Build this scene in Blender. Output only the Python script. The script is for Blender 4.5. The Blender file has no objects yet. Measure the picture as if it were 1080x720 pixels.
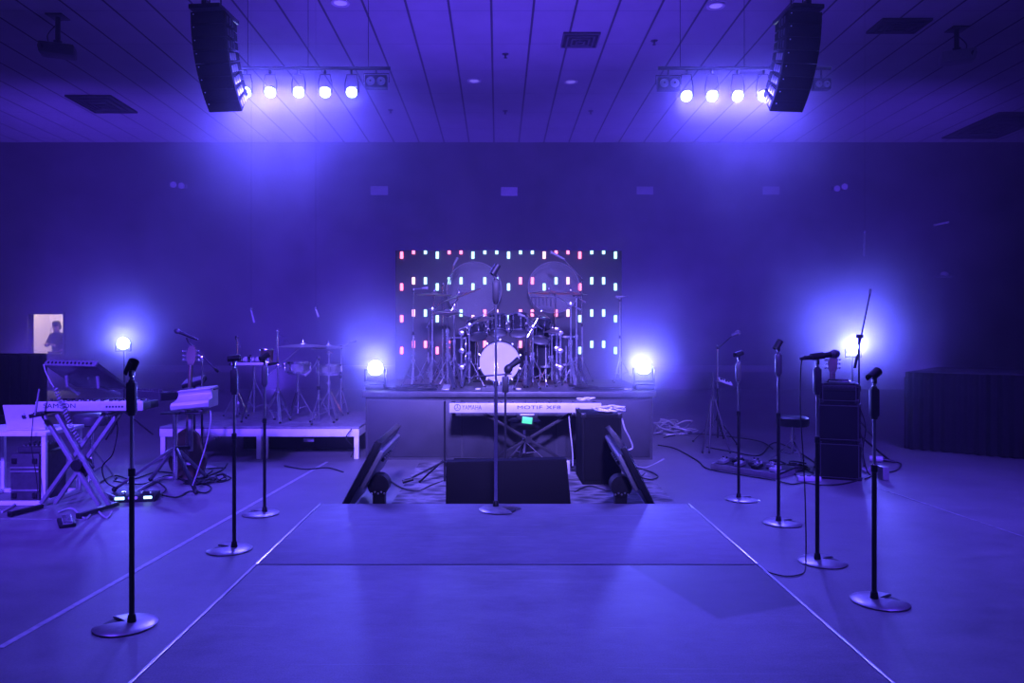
# light levels
KEY, LMP, FRONT, ROOM, UP, WASH, WALLW = 420.0, 380.0, 16500.0, 110.0, 950.0, 800.0, 1050.0
HAZE, ANI, STEP, EXPO = .046, .5, .5, 0.1
PUFF, PUF2 = 5.2, 1.9
LANG, LTILT = 108, 1.2
import bpy, bmesh, math, random
from mathutils import Vector, Matrix, Euler
random.seed(7)
PI = math.pi
SC = bpy.context.scene
COL = SC.collection
# ---- the place: metres, camera at the origin in X/Y and 1.28 m above the hall floor, looking along +Y
F, VX, VY, CH = 780.0, 525.0, 355.0, 1.28
def P(px, py, D):
    return Vector(((px - VX) * D / F, D, CH + (VY - py) * D / F))
def fd(py, z=0.0):
    return F * (CH - z) / (py - VY)
def G(px, py, z=0.0):
    D = fd(py, z)
    return Vector(((px - VX) * D / F, D, z))

# ------------------------------------------------------------------ materials
MATS = {}
def mat(name, col, rough=0.5, metal=0.0, noise=0.0, scale=20.0, bump=0.0, emit=None, estr=0.0, spec=None):
    if name in MATS: return MATS[name]
    m = bpy.data.materials.new(name); m.use_nodes = True
    nt = m.node_tree; b = nt.nodes['Principled BSDF']
    b.inputs['Base Color'].default_value = (*col, 1)
    b.inputs['Roughness'].default_value = rough
    b.inputs['Metallic'].default_value = metal
    if spec is not None: b.inputs['Specular IOR Level'].default_value = spec
    tc = nt.nodes.new('ShaderNodeTexCoord')
    if noise or bump:
        n = nt.nodes.new('ShaderNodeTexNoise'); n.inputs['Scale'].default_value = scale; n.inputs['Detail'].default_value = 5
        nt.links.new(tc.outputs['Object'], n.inputs['Vector'])
        if noise:
            r = nt.nodes.new('ShaderNodeMapRange')
            r.inputs['From Min'].default_value = .3; r.inputs['From Max'].default_value = .7
            r.inputs['To Min'].default_value = 1 - noise; r.inputs['To Max'].default_value = 1 + noise
            mx = nt.nodes.new('ShaderNodeVectorMath'); mx.operation = 'SCALE'
            mx.inputs[0].default_value = col
            nt.links.new(n.outputs['Fac'], r.inputs['Value']); nt.links.new(r.outputs['Result'], mx.inputs['Scale'])
            nt.links.new(mx.outputs['Vector'], b.inputs['Base Color'])
        if bump:
            bp = nt.nodes.new('ShaderNodeBump'); bp.inputs['Strength'].default_value = bump; bp.inputs['Distance'].default_value = .01
            nt.links.new(n.outputs['Fac'], bp.inputs['Height']); nt.links.new(bp.outputs['Normal'], b.inputs['Normal'])
    if emit is not None:
        b.inputs['Emission Color'].default_value = (*emit, 1); b.inputs['Emission Strength'].default_value = estr
        m.cycles.emission_sampling = 'NONE'
    MATS[name] = m
    return m
BLACK = mat('black_plastic', (.011, .011, .012), .5, spec=.3, noise=.2, scale=40)
BLKM = mat('black_metal', (.02, .02, .022), .32, .3, noise=.15, scale=60)
TOLEX = mat('black_tolex', (.006, .006, .0065), .75, spec=.12, noise=.3, scale=180, bump=.15)
GRILLE = mat('black_grille', (.006, .006, .0065), .85, spec=.08, noise=.4, scale=220, bump=.2)
DGREY = mat('dark_grey', (.05, .05, .054), .4, noise=.15, scale=30)
GREY = mat('mid_grey', (.25, .25, .26), .4, .2, noise=.1, scale=30)
BASEM = mat('grey_cast_iron', (.36, .36, .37), .34, .55, noise=.18, scale=25, bump=.05)
CHROME = mat('chrome', (.92, .92, .94), .2, 1.0, noise=.05, scale=15)
ALU = mat('brushed_aluminium', (.6, .6, .62), .32, .8, noise=.1, scale=40)
WHITE = mat('white_paint', (.75, .75, .75), .45, noise=.06, scale=12)
PANEL = mat('silver_panel', (.62, .62, .63), .38, .15, noise=.05, scale=18)
HEADM = mat('drum_head', (.62, .62, .62), .5, noise=.06, scale=4)
WRAP = mat('black_sparkle_wrap', (.02, .02, .025), .22, .2, noise=.7, scale=300)
BRONZE = mat('cymbal_bronze', (.55, .5, .42), .28, .9, noise=.12, scale=14)
CABLE = mat('black_rubber', (.012, .012, .013), .55, noise=.2, scale=80)
PCABLE = mat('pale_rubber', (.4, .4, .42), .5, noise=.1, scale=60)
DFAB = mat('black_cloth', (.007, .007, .008), .9, noise=.3, scale=60, bump=.2)
WOOD = mat('dark_wood', (.12, .08, .05), .4, noise=.35, scale=9)
LAC = mat('brown_lacquer', (.2, .16, .12), .35, noise=.2, scale=8)
SKIN = mat('skin', (.5, .32, .24), .5, noise=.1, scale=25)
HAIR = mat('dark_hair', (.02, .016, .014), .6, noise=.3, scale=90)
SHIRT = mat('dark_shirt', (.03, .03, .05), .85, noise=.25, scale=70, bump=.2)
INK = mat('dark_lettering', (.02, .02, .04), .5, noise=.1, scale=50)
LENS = mat('lamp_lens', (.8, .8, .8), .2, emit=(.62, .85, 1.0), estr=14, noise=.05)
WLENS = mat('unlit_lens', (.75, .75, .78), .2, noise=.15, scale=60)
PAPER = mat('white_paper', (.8, .8, .8), .7, noise=.05, scale=30)
LEDR = mat('led_red', (.3, .3, .3), .4, emit=(1, .16, .26), estr=3.2, noise=.05)
LEDP = mat('led_pink', (.3, .3, .3), .4, emit=(1, .5, .55), estr=2.6, noise=.05)
LEDC = mat('led_cyan', (.3, .3, .3), .4, emit=(.42, .85, 1), estr=2.2, noise=.05)
GREENLED = mat('green_display', (.1, .1, .1), .4, emit=(.02, .9, .22), estr=.9, noise=.05)
CYANLED = mat('cyan_display', (.1, .1, .1), .4, emit=(.45, .85, 1), estr=3, noise=.05)

# ------------------------------------------------------------------ mesh helpers
def M4(loc=(0, 0, 0), rot=(0, 0, 0)):
    return Matrix.Translation(Vector(loc)) @ Euler(rot).to_matrix().to_4x4()
def frame(d):
    d = Vector(d).normalized()
    u = d.cross(Vector((0, 0, 1)))
    if u.length < 1e-4: u = Vector((1, 0, 0))
    u.normalize(); return d, u, d.cross(u).normalized()
def spline(pts, n=8):
    pts = [Vector(p) for p in pts]; out = []
    for i in range(len(pts) - 1):
        p0 = pts[max(i - 1, 0)]; p1 = pts[i]; p2 = pts[i + 1]; p3 = pts[min(i + 2, len(pts) - 1)]
        for k in range(n):
            t = k / n
            out.append(.5 * ((2 * p1) + (p2 - p0) * t + (2 * p0 - 5 * p1 + 4 * p2 - p3) * t * t + (3 * p1 - p0 - 3 * p2 + p3) * t ** 3))
    out.append(pts[-1]); return out
class MB:
    def __init__(self): self.bm = bmesh.new()
    def ring(self, c, u, v, r, seg):
        return [self.bm.verts.new(c + (u * math.cos(2 * PI * k / seg) + v * math.sin(2 * PI * k / seg)) * r) for k in range(seg)]
    def face(self, vs):
        try: self.bm.faces.new(vs)
        except ValueError: pass
    def bridge(self, a, b):
        n = len(a)
        for k in range(n): self.face((a[k], a[(k + 1) % n], b[(k + 1) % n], b[k]))
    def box(self, c, s, rot=(0, 0, 0), bev=0.0, M=None):
        m = (M or Matrix.Identity(4)) @ M4(c, rot) @ Matrix.Diagonal((s[0], s[1], s[2], 1))
        r = bmesh.ops.create_cube(self.bm, size=1, matrix=m)
        if bev:
            es = list({e for v in r['verts'] for e in v.link_edges})
            bmesh.ops.bevel(self.bm, geom=es, offset=bev, segments=2, profile=.6, affect='EDGES')
        return self
    def cyl(self, p0, p1, r0, r1=None, seg=12, M=None):
        p0, p1 = Vector(p0), Vector(p1)
        if M: p0, p1 = M @ p0, M @ p1
        r1 = r0 if r1 is None else r1
        d, u, v = frame(p1 - p0)
        a = self.ring(p0, u, v, r0, seg); b = self.ring(p1, u, v, r1, seg)
        self.bridge(a, b); self.face(a[::-1]); self.face(b); return self
    def bar(self, p0, p1, w, h=None, bev=0):
        p0, p1 = Vector(p0), Vector(p1); h = h or w
        d, u, v = frame(p1 - p0)
        R = Matrix((u, v, d)).transposed().to_4x4()
        m = Matrix.Translation((p0 + p1) / 2) @ R
        return self.box((0, 0, 0), (w, h, (p1 - p0).length), bev=bev, M=m)
    def tube(self, pts, r, seg=8, rad=None):
        pts = [Vector(p) for p in pts]
        d0, u, v = frame(pts[1] - pts[0]); prev = None; first = None
        for i, p in enumerate(pts):
            t = (pts[min(i + 1, len(pts) - 1)] - pts[max(i - 1, 0)])
            if t.length < 1e-9: continue
            t.normalize(); u = (u - t * u.dot(t))
            if u.length < 1e-6: u = frame(t)[1]
            u.normalize(); v = t.cross(u)
            ring = self.ring(p, u, v, rad[i] if rad else r, seg)
            if prev: self.bridge(prev, ring)
            else: first = ring
            prev = ring
        self.face(first[::-1]); self.face(prev); return self
    def lathe(self, prof, seg=24, M=None, a0=0.0, a1=2 * PI):
        M = M or Matrix.Identity(4); full = abs(a1 - a0 - 2 * PI) < 1e-6
        n = seg if full else seg + 1; rows = []
        for k in range(n):
            a = a0 + (a1 - a0) * k / seg
            rows.append([self.bm.verts.new(M @ Vector((r * math.cos(a), r * math.sin(a), z))) for r, z in prof])
        for k in range(seg):
            a, b = rows[k], rows[(k + 1) % n]
            for i in range(len(prof) - 1):
                vs = (a[i], b[i], b[i + 1], a[i + 1])
                self.face(vs)
        if not full:
            self.face(rows[0][::-1]); self.face(rows[-1])
        bmesh.ops.remove_doubles(self.bm, verts=self.bm.verts, dist=1e-6)
        return self
    def sph(self, c, r, sc=(1, 1, 1), seg=14, M=None):
        m = (M or Matrix.Identity(4)) @ Matrix.Translation(Vector(c)) @ Matrix.Diagonal((sc[0], sc[1], sc[2], 1))
        bmesh.ops.create_uvsphere(self.bm, u_segments=seg, v_segments=max(6, seg // 2 + 2), radius=r, matrix=m); return self
    def prism(self, poly, h, M=None):
        M = M or Matrix.Identity(4)
        a = [self.bm.verts.new(M @ Vector((x, y, 0))) for x, y in poly]
        b = [self.bm.verts.new(M @ Vector((x, y, h))) for x, y in poly]
        self.bridge(a, b); self.face(a[::-1]); self.face(b); return self
    def build(self, name, m, parent=None, smooth=40, bevel=0):
        bmesh.ops.recalc_face_normals(self.bm, faces=self.bm.faces)
        me = bpy.data.meshes.new(name); self.bm.to_mesh(me); self.bm.free()
        me.materials.append(m)
        if smooth:
            me.polygons.foreach_set('use_smooth', [True] * len(me.polygons))
            me.set_sharp_from_angle(angle=math.radians(smooth))
        o = bpy.data.objects.new(name, me); COL.objects.link(o)
        if parent: o.parent = parent
        if bevel:
            bv = o.modifiers.new('bevel', 'BEVEL'); bv.width = bevel; bv.segments = 2; bv.limit_method = 'ANGLE'
        return o
def tag(o, label, cat, group=None, kind=None):
    o['label'] = label; o['category'] = cat
    if group: o['group'] = group
    if kind: o['kind'] = kind
    return o
def thing(name, label, cat, loc=(0, 0, 0), rz=0.0, group=None):
    o = bpy.data.objects.new(name, None); COL.objects.link(o)
    o.empty_display_size = .1
    o.location = loc; o.rotation_euler = (0, 0, rz)
    return tag(o, label, cat, group)
def struct(o, label=None, cat='room'):
    o['kind'] = 'structure'
    if label: o['label'] = label; o['category'] = cat
    return o
def dup(root, loc, rz=0.0, label=None, group=None):
    r = root.copy(); COL.objects.link(r); r.location = loc; r.rotation_euler = (0, 0, rz)
    if label: r['label'] = label
    if group: r['group'] = group
    for ch in list(root.children):
        c = ch.copy(); COL.objects.link(c); c.parent = r
        for g in ch.children:
            d = g.copy(); COL.objects.link(d); d.parent = c
    return r
def text(s, size, M, parent, m=INK, name='lettering', ext=.0008, sx=1.0):
    cu = bpy.data.curves.new(name, 'FONT'); cu.body = s; cu.size = size; cu.extrude = ext
    cu.align_y = 'CENTER'; cu.space_character = 1.05
    cu.materials.append(m)
    o = bpy.data.objects.new(name, cu); COL.objects.link(o)
    dg = bpy.context.evaluated_depsgraph_get(); dg.update()
    me = bpy.data.meshes.new_from_object(o.evaluated_get(dg)); bpy.data.objects.remove(o); bpy.data.curves.remove(cu)
    me.name = name; me.transform(M @ Matrix.Diagonal((sx, 1, 1, 1)))
    o = bpy.data.objects.new(name, me); COL.objects.link(o); o.parent = parent
    return o
def legs3(root, z, r, m, rad=.008, a0=0.4, name='leg', foot=True):
    for k in range(3):
        a = a0 + k * 2 * PI / 3
        b = MB().cyl((0.012 * math.cos(a), .012 * math.sin(a), z), (r * math.cos(a), r * math.sin(a), .012), rad, seg=8)
        o = b.build(name, m, root)
        if foot: MB().sph((r * math.cos(a), r * math.sin(a), .012), .0118, seg=8).build('rubber_foot', CABLE, o)
# ------------------------------------------------------------------ room shell
ZC, YB, XW, YF = 6.01, 18.0, 13.2, -4.0
def nodemat(name):
    m = bpy.data.materials.new(name); m.use_nodes = True
    nt = m.node_tree; return m, nt, nt.nodes, nt.links, nt.nodes['Principled BSDF']
# floor: worn grey sheet flooring
def floor_mat(name, base, var, rough, fine, dark_corner=None, streak=0.0):
    m, nt, N, L, b = nodemat(name)
    tc = N.new('ShaderNodeTexCoord')
    n1 = N.new('ShaderNodeTexNoise'); n1.inputs['Scale'].default_value = 1.1; n1.inputs['Detail'].default_value = 8; n1.inputs['Roughness'].default_value = .65
    mp = N.new('ShaderNodeMapping'); mp.inputs['Scale'].default_value = (1.0, 2.0, 1)
    n2 = N.new('ShaderNodeTexNoise'); n2.inputs['Scale'].default_value = 3; n2.inputs['Detail'].default_value = 7; n2.inputs['Roughness'].default_value = .7
    n3 = N.new('ShaderNodeTexNoise'); n3.inputs['Scale'].default_value = fine; n3.inputs['Detail'].default_value = 2
    L.new(tc.outputs['Object'], n1.inputs['Vector']); L.new(tc.outputs['Object'], mp.inputs['Vector']); L.new(mp.outputs['Vector'], n2.inputs['Vector']); L.new(tc.outputs['Object'], n3.inputs['Vector'])
    a = N.new('ShaderNodeMath'); a.operation = 'ADD'; L.new(n1.outputs['Fac'], a.inputs[0]); L.new(n2.outputs['Fac'], a.inputs[1])
    a2 = N.new('ShaderNodeMath'); a2.operation = 'MULTIPLY_ADD'; L.new(n3.outputs['Fac'], a2.inputs[0]); a2.inputs[1].default_value = .5; L.new(a.outputs[0], a2.inputs[2])
    r = N.new('ShaderNodeMapRange'); r.inputs['From Min'].default_value = .9; r.inputs['From Max'].default_value = 1.6
    r.inputs['To Min'].default_value = base * (1 - var); r.inputs['To Max'].default_value = base * (1 + var)
    L.new(a2.outputs[0], r.inputs['Value'])
    val = r.outputs['Result']
    def M_(op, a_, b_=None):
        n_ = N.new('ShaderNodeMath'); n_.operation = op
        for k_, x_ in enumerate((a_, b_)):
            if x_ is None: continue
            if isinstance(x_, (int, float)): n_.inputs[k_].default_value = x_
            else: L.new(x_, n_.inputs[k_])
        return n_.outputs[0]
    if streak:
        m2 = N.new('ShaderNodeMapping'); m2.inputs['Rotation'].default_value = (0, 0, .5); m2.inputs['Scale'].default_value = (1.5, 34, 1)
        n4 = N.new('ShaderNodeTexNoise'); n4.inputs['Scale'].default_value = 1.3; n4.inputs['Detail'].default_value = 3; n4.inputs['Distortion'].default_value = .6
        L.new(tc.outputs['Object'], m2.inputs['Vector']); L.new(m2.outputs['Vector'], n4.inputs['Vector'])
        q4 = N.new('ShaderNodeMapRange'); q4.inputs['From Min'].default_value = .66; q4.inputs['From Max'].default_value = .72; q4.inputs['To Max'].default_value = streak
        L.new(n4.outputs['Fac'], q4.inputs['Value']); val = M_('ADD', val, q4.outputs['Result'])
    if dark_corner:      # a darker corner of the covering, bounded by straight edges (x, y, nx, ny)
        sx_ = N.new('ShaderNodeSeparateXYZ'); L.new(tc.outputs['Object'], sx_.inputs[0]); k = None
        for x0, y0, nx, ny in dark_corner:
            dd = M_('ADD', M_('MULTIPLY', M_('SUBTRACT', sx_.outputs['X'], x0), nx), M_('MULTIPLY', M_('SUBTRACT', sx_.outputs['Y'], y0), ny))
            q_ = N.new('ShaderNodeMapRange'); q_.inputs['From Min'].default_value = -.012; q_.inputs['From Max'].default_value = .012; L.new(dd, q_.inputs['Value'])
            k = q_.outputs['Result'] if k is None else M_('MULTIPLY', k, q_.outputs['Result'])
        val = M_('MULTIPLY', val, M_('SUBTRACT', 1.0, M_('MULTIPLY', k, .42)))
    cb = N.new('ShaderNodeCombineColor')
    for i in range(3): L.new(val, cb.inputs[i])
    L.new(cb.outputs[0], b.inputs['Base Color'])
    rr = N.new('ShaderNodeMapRange'); rr.inputs['To Min'].default_value = rough - .12; rr.inputs['To Max'].default_value = rough + .15
    L.new(n2.outputs['Fac'], rr.inputs['Value']); L.new(rr.outputs['Result'], b.inputs['Roughness'])
    bp = N.new('ShaderNodeBump'); bp.inputs['Strength'].default_value = .12; bp.inputs['Distance'].default_value = .004
    L.new(n3.outputs['Fac'], bp.inputs['Height']); L.new(bp.outputs['Normal'], b.inputs['Normal'])
    return m
FLOORM = floor_mat('worn_floor', .17, .3, .5, 90)
DECKM = floor_mat('scuffed_deck_board', .22, .45, .6, 160, None, .1)
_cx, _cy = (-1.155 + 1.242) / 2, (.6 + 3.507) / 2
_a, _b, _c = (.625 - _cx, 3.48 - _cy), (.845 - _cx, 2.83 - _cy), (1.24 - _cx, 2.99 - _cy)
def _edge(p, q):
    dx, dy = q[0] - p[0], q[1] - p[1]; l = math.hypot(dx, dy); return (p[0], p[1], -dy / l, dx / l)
DECKN = floor_mat('scuffed_deck_board_dark_corner', .21, .5, .6, 160, [_edge(_a, _b), _edge(_b, _c)], .06)
RISERM = floor_mat('black_riser_top', .07, .3, .42, 120)
struct(MB().box((0, (YF + 21.5) / 2, -.1), (2 * XW + .8, 21.5 - YF, .2)).build('floor', FLOORM), 'worn grey hall floor', 'floor')
# ceiling with long tile joints
m, nt, N, L, b = nodemat('ceiling_tiles')
tc = N.new('ShaderNodeTexCoord'); sp = N.new('ShaderNodeSeparateXYZ'); L.new(tc.outputs['Object'], sp.inputs[0])
def joint(out, period, off, w):
    a = N.new('ShaderNodeMath'); a.operation = 'ADD'; L.new(out, a.inputs[0]); a.inputs[1].default_value = 100 * period + off
    d = N.new('ShaderNodeMath'); d.operation = 'MODULO'; L.new(a.outputs[0], d.inputs[0]); d.inputs[1].default_value = period
    c = N.new('ShaderNodeMath'); c.operation = 'LESS_THAN'; L.new(d.outputs[0], c.inputs[0]); c.inputs[1].default_value = w
    return c.outputs[0]
j1 = joint(sp.outputs['X'], .607, .11, .034); j2 = joint(sp.outputs['Y'], 1.214, .2, .018)
nz = N.new('ShaderNodeTexNoise'); nz.inputs['Scale'].default_value = 2.2; nz.inputs['Detail'].default_value = 6
L.new(tc.outputs['Object'], nz.inputs['Vector'])
rg = N.new('ShaderNodeMapRange'); rg.inputs['To Min'].default_value = .36; rg.inputs['To Max'].default_value = .5; L.new(nz.outputs['Fac'], rg.inputs['Value'])
k1 = N.new('ShaderNodeMath'); k1.operation = 'MULTIPLY_ADD'; L.new(j1, k1.inputs[0]); k1.inputs[1].default_value = -.82; k1.inputs[2].default_value = 1
k2 = N.new('ShaderNodeMath'); k2.operation = 'MULTIPLY_ADD'; L.new(j2, k2.inputs[0]); k2.inputs[1].default_value = -.3; k2.inputs[2].default_value = 1
q = N.new('ShaderNodeMath'); q.operation = 'MULTIPLY'; L.new(k1.outputs[0], q.inputs[0]); L.new(k2.outputs[0], q.inputs[1])
q2 = N.new('ShaderNodeMath'); q2.operation = 'MULTIPLY'; L.new(q.outputs[0], q2.inputs[0]); L.new(rg.outputs['Result'], q2.inputs[1])
cb = N.new('ShaderNodeCombineColor')
for i in range(3): L.new(q2.outputs[0], cb.inputs[i])
L.new(cb.outputs[0], b.inputs['Base Color']); b.inputs['Roughness'].default_value = .8
CEILM = m
struct(MB().box((0, (YF + YB) / 2, ZC + .1), (2 * XW, YB - YF, .2)).build('ceiling', CEILM), 'tiled ceiling with long dark joints', 'ceiling')
WALLM = mat('dark_wall_cloth', (.085, .085, .09), .85, noise=.25, scale=1.6)
SIDEM = mat('side_wall_paint', (.06, .06, .065), .85, noise=.2, scale=1.2)
wx0, wx1, wz0, wz1 = -11.42, -10.57, .865, 1.83
w = MB()
w.box(((-XW + wx0) / 2, YB + .1, ZC / 2), (wx0 + XW, .2, ZC))
w.box(((XW + wx1) / 2, YB + .1, ZC / 2), (XW - wx1, .2, ZC))
w.box(((wx0 + wx1) / 2, YB + .1, wz0 / 2), (wx1 - wx0, .2, wz0))
w.box(((wx0 + wx1) / 2, YB + .1, (wz1 + ZC) / 2), (wx1 - wx0, .2, ZC - wz1))
struct(w.build('wall_back', WALLM), 'dark wall behind the stage', 'wall')
struct(MB().box((-XW - .1, (YF + YB) / 2, ZC / 2), (.2, YB - YF + .4, ZC)).build('wall_left', SIDEM), 'dark wall at the left of the hall', 'wall')
struct(MB().box((XW + .1, (YF + YB) / 2, ZC / 2), (.2, YB - YF + .4, ZC)).build('wall_right', SIDEM), 'dark wall at the right of the hall', 'wall')
struct(MB().box((0, YF - .1, ZC / 2), (2 * XW, .2, ZC)).build('wall_front', SIDEM), 'dark wall at the audience end', 'wall')
struct(MB().box((1.3, YB - .021, .5), (23.0, .04, .16), bev=.008).build('trim_1', mat('rail_paint', (.13, .13, .14), .5, noise=.15)), 'low rail along the dark back wall', 'trim')
# the lit side room seen through an opening, with its frame
wf = MB()
t = .05
for c, s in (((wx0 - t / 2, 0, (wz0 + wz1) / 2), (t, .24, wz1 - wz0 + 2 * t)), ((wx1 + t / 2, 0, (wz0 + wz1) / 2), (t, .24, wz1 - wz0 + 2 * t)),
             (((wx0 + wx1) / 2, 0, wz0 - t / 2), (wx1 - wx0, .24, t)), (((wx0 + wx1) / 2, 0, wz1 + t / 2), (wx1 - wx0, .24, t))):
    wf.box((c[0], YB + .09, c[2]), s, bev=.006)
struct(wf.build('window_1', DGREY), 'small opening into a lit side room', 'window')
ROOMM = mat('side_room_paint', (.8, .74, .74), .8, noise=.04, scale=2)
rb = MB()
rb.box((-11.0, 20.6, 1.4), (3.0, .1, 2.8)); rb.box((-12.5, 19.4, 1.4), (.1, 2.4, 2.8)); rb.box((-9.5, 19.4, 1.4), (.1, 2.4, 2.8)); rb.box((-11.0, 19.4, 2.85), (3.1, 2.5, .1))
struct(rb.build('wall_sideroom', ROOMM), 'pale warm walls of the lit side room', 'wall')

# ------------------------------------------------------------------ lamps
BLUE = (.108, .042, 1.0); KEYC = (.10, .08, 1.0); FRONTC = (.22, .155, 1.0)
def spot(name, loc, target, energy, ang, blend=1.0, col=BLUE, rad=.08):
    l = bpy.data.lights.new(name, 'SPOT'); l.energy = energy; l.spot_size = math.radians(ang); l.spot_blend = blend
    l.color = col; l.shadow_soft_size = rad
    o = bpy.data.objects.new(name, l); COL.objects.link(o); o.location = loc
    o.rotation_euler = (Vector(target) - Vector(loc)).to_track_quat('-Z', 'Y').to_euler(); return o
def par_can(name, label, loc, target, lit, hang=.3, group=None, r=.072):
    """lamp can with yoke, hung under a pipe at height loc.z + hang"""
    root = thing(name, label, 'stage light', loc, 0, group)
    d = (Vector(target) - Vector(loc)).normalized()
    R = d.to_track_quat('Z', 'Y').to_matrix().to_4x4()
    MB().lathe([(.001, -.2), (r * .55, -.2), (r * .8, -.16), (r * 1.05, -.02), (r * 1.12, .0), (r * 1.12, .03), (r * 1.0, .03), (r * .98, .004)], 20, R).build('housing', BLKM, root)
    MB().lathe([(.0005, .016), (r * .6, .014), (r * .98, .008), (r * .98, .004), (.0005, .004)], 20, R).build('lens', LENS if lit else WLENS, root)
    y = MB().tube([(-r * 1.25, 0, 0), (-r * 1.25, 0, .13), (-r * .9, 0, hang - .06), (r * .9, 0, hang - .06), (r * 1.25, 0, .13), (r * 1.25, 0, 0)], .008, 6)
    y.cyl((-r * 1.3, 0, 0), (-r * 1.0, 0, 0), .014, seg=8).cyl((r * 1.0, 0, 0), (r * 1.3, 0, 0), .014, seg=8)
    y.build('yoke', BLKM, root)
    MB().box((0, 0, hang - .03), (.03, .05, .05), bev=.004).build('clamp', BLKM, root)
    return root
DB = 10.0
def pipe(name, label, x0, x1, z):
    root = thing(name, label, 'lighting pipe', (0, DB, z))
    MB().cyl((x0, 0, 0), (x1, 0, 0), .024, seg=12).build('pipe', BLKM, root)
    for x in (x0 + .3, (x0 + x1) / 2, x1 - .3):
        MB().cyl((x, 0, .024), (x, 0, ZC - z - .002), .004, seg=6).build('hanger_rod', BLKM, root)
zb = CH + (355 - 72) * DB / F
pipe('ceiling_mounted_pipe', 'black lighting pipe above the left row of lit lamps', P(238, 0, DB).x, P(412, 0, DB).x, zb)
pipe('ceiling_mounted_pipe', 'black lighting pipe above the right row of lit lamps', P(694, 0, DB).x, P(876, 0, DB).x, zb)
names = ['lit stage lamp half behind the left hanging speaker column', 'second lit stage lamp of the left row, counted from the speaker column', 'middle lit stage lamp of the left ceiling row',
         'fourth lit stage lamp of the left row, brightest of the row', 'lit stage lamp next to the twin-lens fixture in the left row']
for i, px in enumerate((259, 285, 315, 343, 371)):
    p = P(px, 97, DB); tgt = (p.x * .5 + .0, 3.0, .6)
    par_can('ceiling_mounted_stage_lamp', names[i], p, tgt, True, zb - p.z - .024, 'lit stage lamps under the ceiling')
    spot('ceiling_lamp_beam', p + (Vector(tgt) - p).normalized() * .07, tgt, KEY, 95, 1.0, KEYC)
names = ['lit stage lamp beside the twin-lens fixture in the right row', 'second lit stage lamp of the right row, counted from the twin-lens fixture', 'third lit stage lamp of the right row, counted from the twin-lens fixture', 'lit stage lamp touching the right hanging speaker column']
for i, px in enumerate((724, 751, 778, 805)):
    p = P(px, 101, DB); tgt = (p.x * .5, 3.0, .6)
    par_can('ceiling_mounted_stage_lamp', names[i], p, tgt, True, zb - p.z - .024, 'lit stage lamps under the ceiling')
    spot('ceiling_lamp_beam', p + (Vector(tgt) - p).normalized() * .07, tgt, KEY, 95, 1.0, KEYC)
def blinder(name, label, loc, hang, s=1.0):
    root = thing(name, label, 'stage light', loc, 0, 'twin-lens blinder fixtures')
    MB().box((0, 0, 0), (.3 * s, .12, .17 * s), bev=.012).build('housing', BLKM, root)
    for x in (-.07 * s, .07 * s):
        l = MB().lathe([(.001, .02), (.03 * s, .016), (.06 * s, 0), (.001, 0)], 18, M4((x, -.06, 0), (PI / 2, 0, 0))).build('lens', WLENS, root)
        MB().lathe([(.001, .005), (.014 * s, .004), (.014 * s, 0), (.001, 0)], 10, M4((x, -.079, 0), (PI / 2, 0, 0))).build('bulb_cap', DGREY, l)
    b = MB().tube([(-.17 * s, 0, 0), (-.17 * s, 0, .12 * s), (.17 * s, 0, .12 * s), (.17 * s, 0, 0)], .007, 6)
    b.cyl((0, 0, .12 * s), (0, 0, hang), .012, seg=8); b.build('yoke', BLKM, root)
p = P(397, 87, DB); blinder('ceiling_mounted_blinder', 'unlit twin-lens fixture at the inner end of the left lighting pipe', p, zb - p.z - .026, 1)
p = P(705, 89, DB); blinder('ceiling_mounted_blinder', 'unlit twin-lens fixture at the inner end of the right lighting pipe', p, zb - p.z - .026, 1)
p = P(866, 90, DB); blinder('ceiling_mounted_blinder', 'small twin-lens fixture beyond the right hanging speaker column', p, zb - p.z - .026, .75)

# floor lamps that face the camera
LAMPC = (.104, .112, 1.0)
def floor_lamp(label, loc, foot_z, energy, r=.085, tall=False):
    loc = Vector(loc); root = thing('stage_spotlight', label, 'stage light', (loc.x, loc.y, foot_z), 0, 'bright stage lamps facing the audience')
    h = loc.z - foot_z
    tgt = Vector((0, 0, 1.5)); d = (tgt - loc).normalized()
    R = Matrix.Translation((0, 0, h)) @ d.to_track_quat('Z', 'Y').to_matrix().to_4x4()
    MB().lathe([(.001, -.22), (r * .7, -.22), (r * 1.0, -.16), (r * 1.15, 0), (r * 1.15, .02), (r, .02), (r * .98, 0)], 24, R).build('head', BLKM, root)
    MB().lathe([(.0005, .012), (r * .6, .01), (r * .98, .004), (r * .98, 0), (.0005, 0)], 24, R).build('lens', LENS, root)
    if tall:
        MB().cyl((0, .03, .3), (0, .03, h - r * 1.3), .014, seg=10).build('pole', BLKM, root)
        legs3(root, .32, .34, BLKM, .01)
        MB().tube([(-r * 1.3, 0, h), (-r * 1.3, 0, h - r * 1.3), (r * 1.3, 0, h - r * 1.3), (r * 1.3, 0, h)], .01, 8).build('yoke', BLKM, root)
    else:
        MB().box((0, .03, .03), (.2, .2, .06), bev=.012).build('base', BLACK, root)
        y = MB().box((-r * 1.35, .0, h * .55), (.018, .05, h * .95 - .03), bev=.004).box((r * 1.35, 0, h * .55), (.018, .05, h * .95 - .03), bev=.004)
        y.box((0, 0, .075), (r * 2.6, .06, .03), bev=.004); y.build('yoke', BLACK, root)
    spot('stage_spotlight_beam', loc + d * .06, loc + d * 3 + Vector((0, 0, LTILT)), energy, LANG, 1.0, LAMPC, .06)
floor_lamp('bright round lamp on a stand beside the lit side-room opening', P(130, 362, 9.5), 0, LMP * .75, .075, True)
floor_lamp('bright round lamp on the left end of the drum riser', P(396, 388, 8.0), .71, LMP, .08)
floor_lamp('bright round lamp on the right end of the drum riser', P(679, 387, 8.0), .71, LMP, .08)
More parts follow.
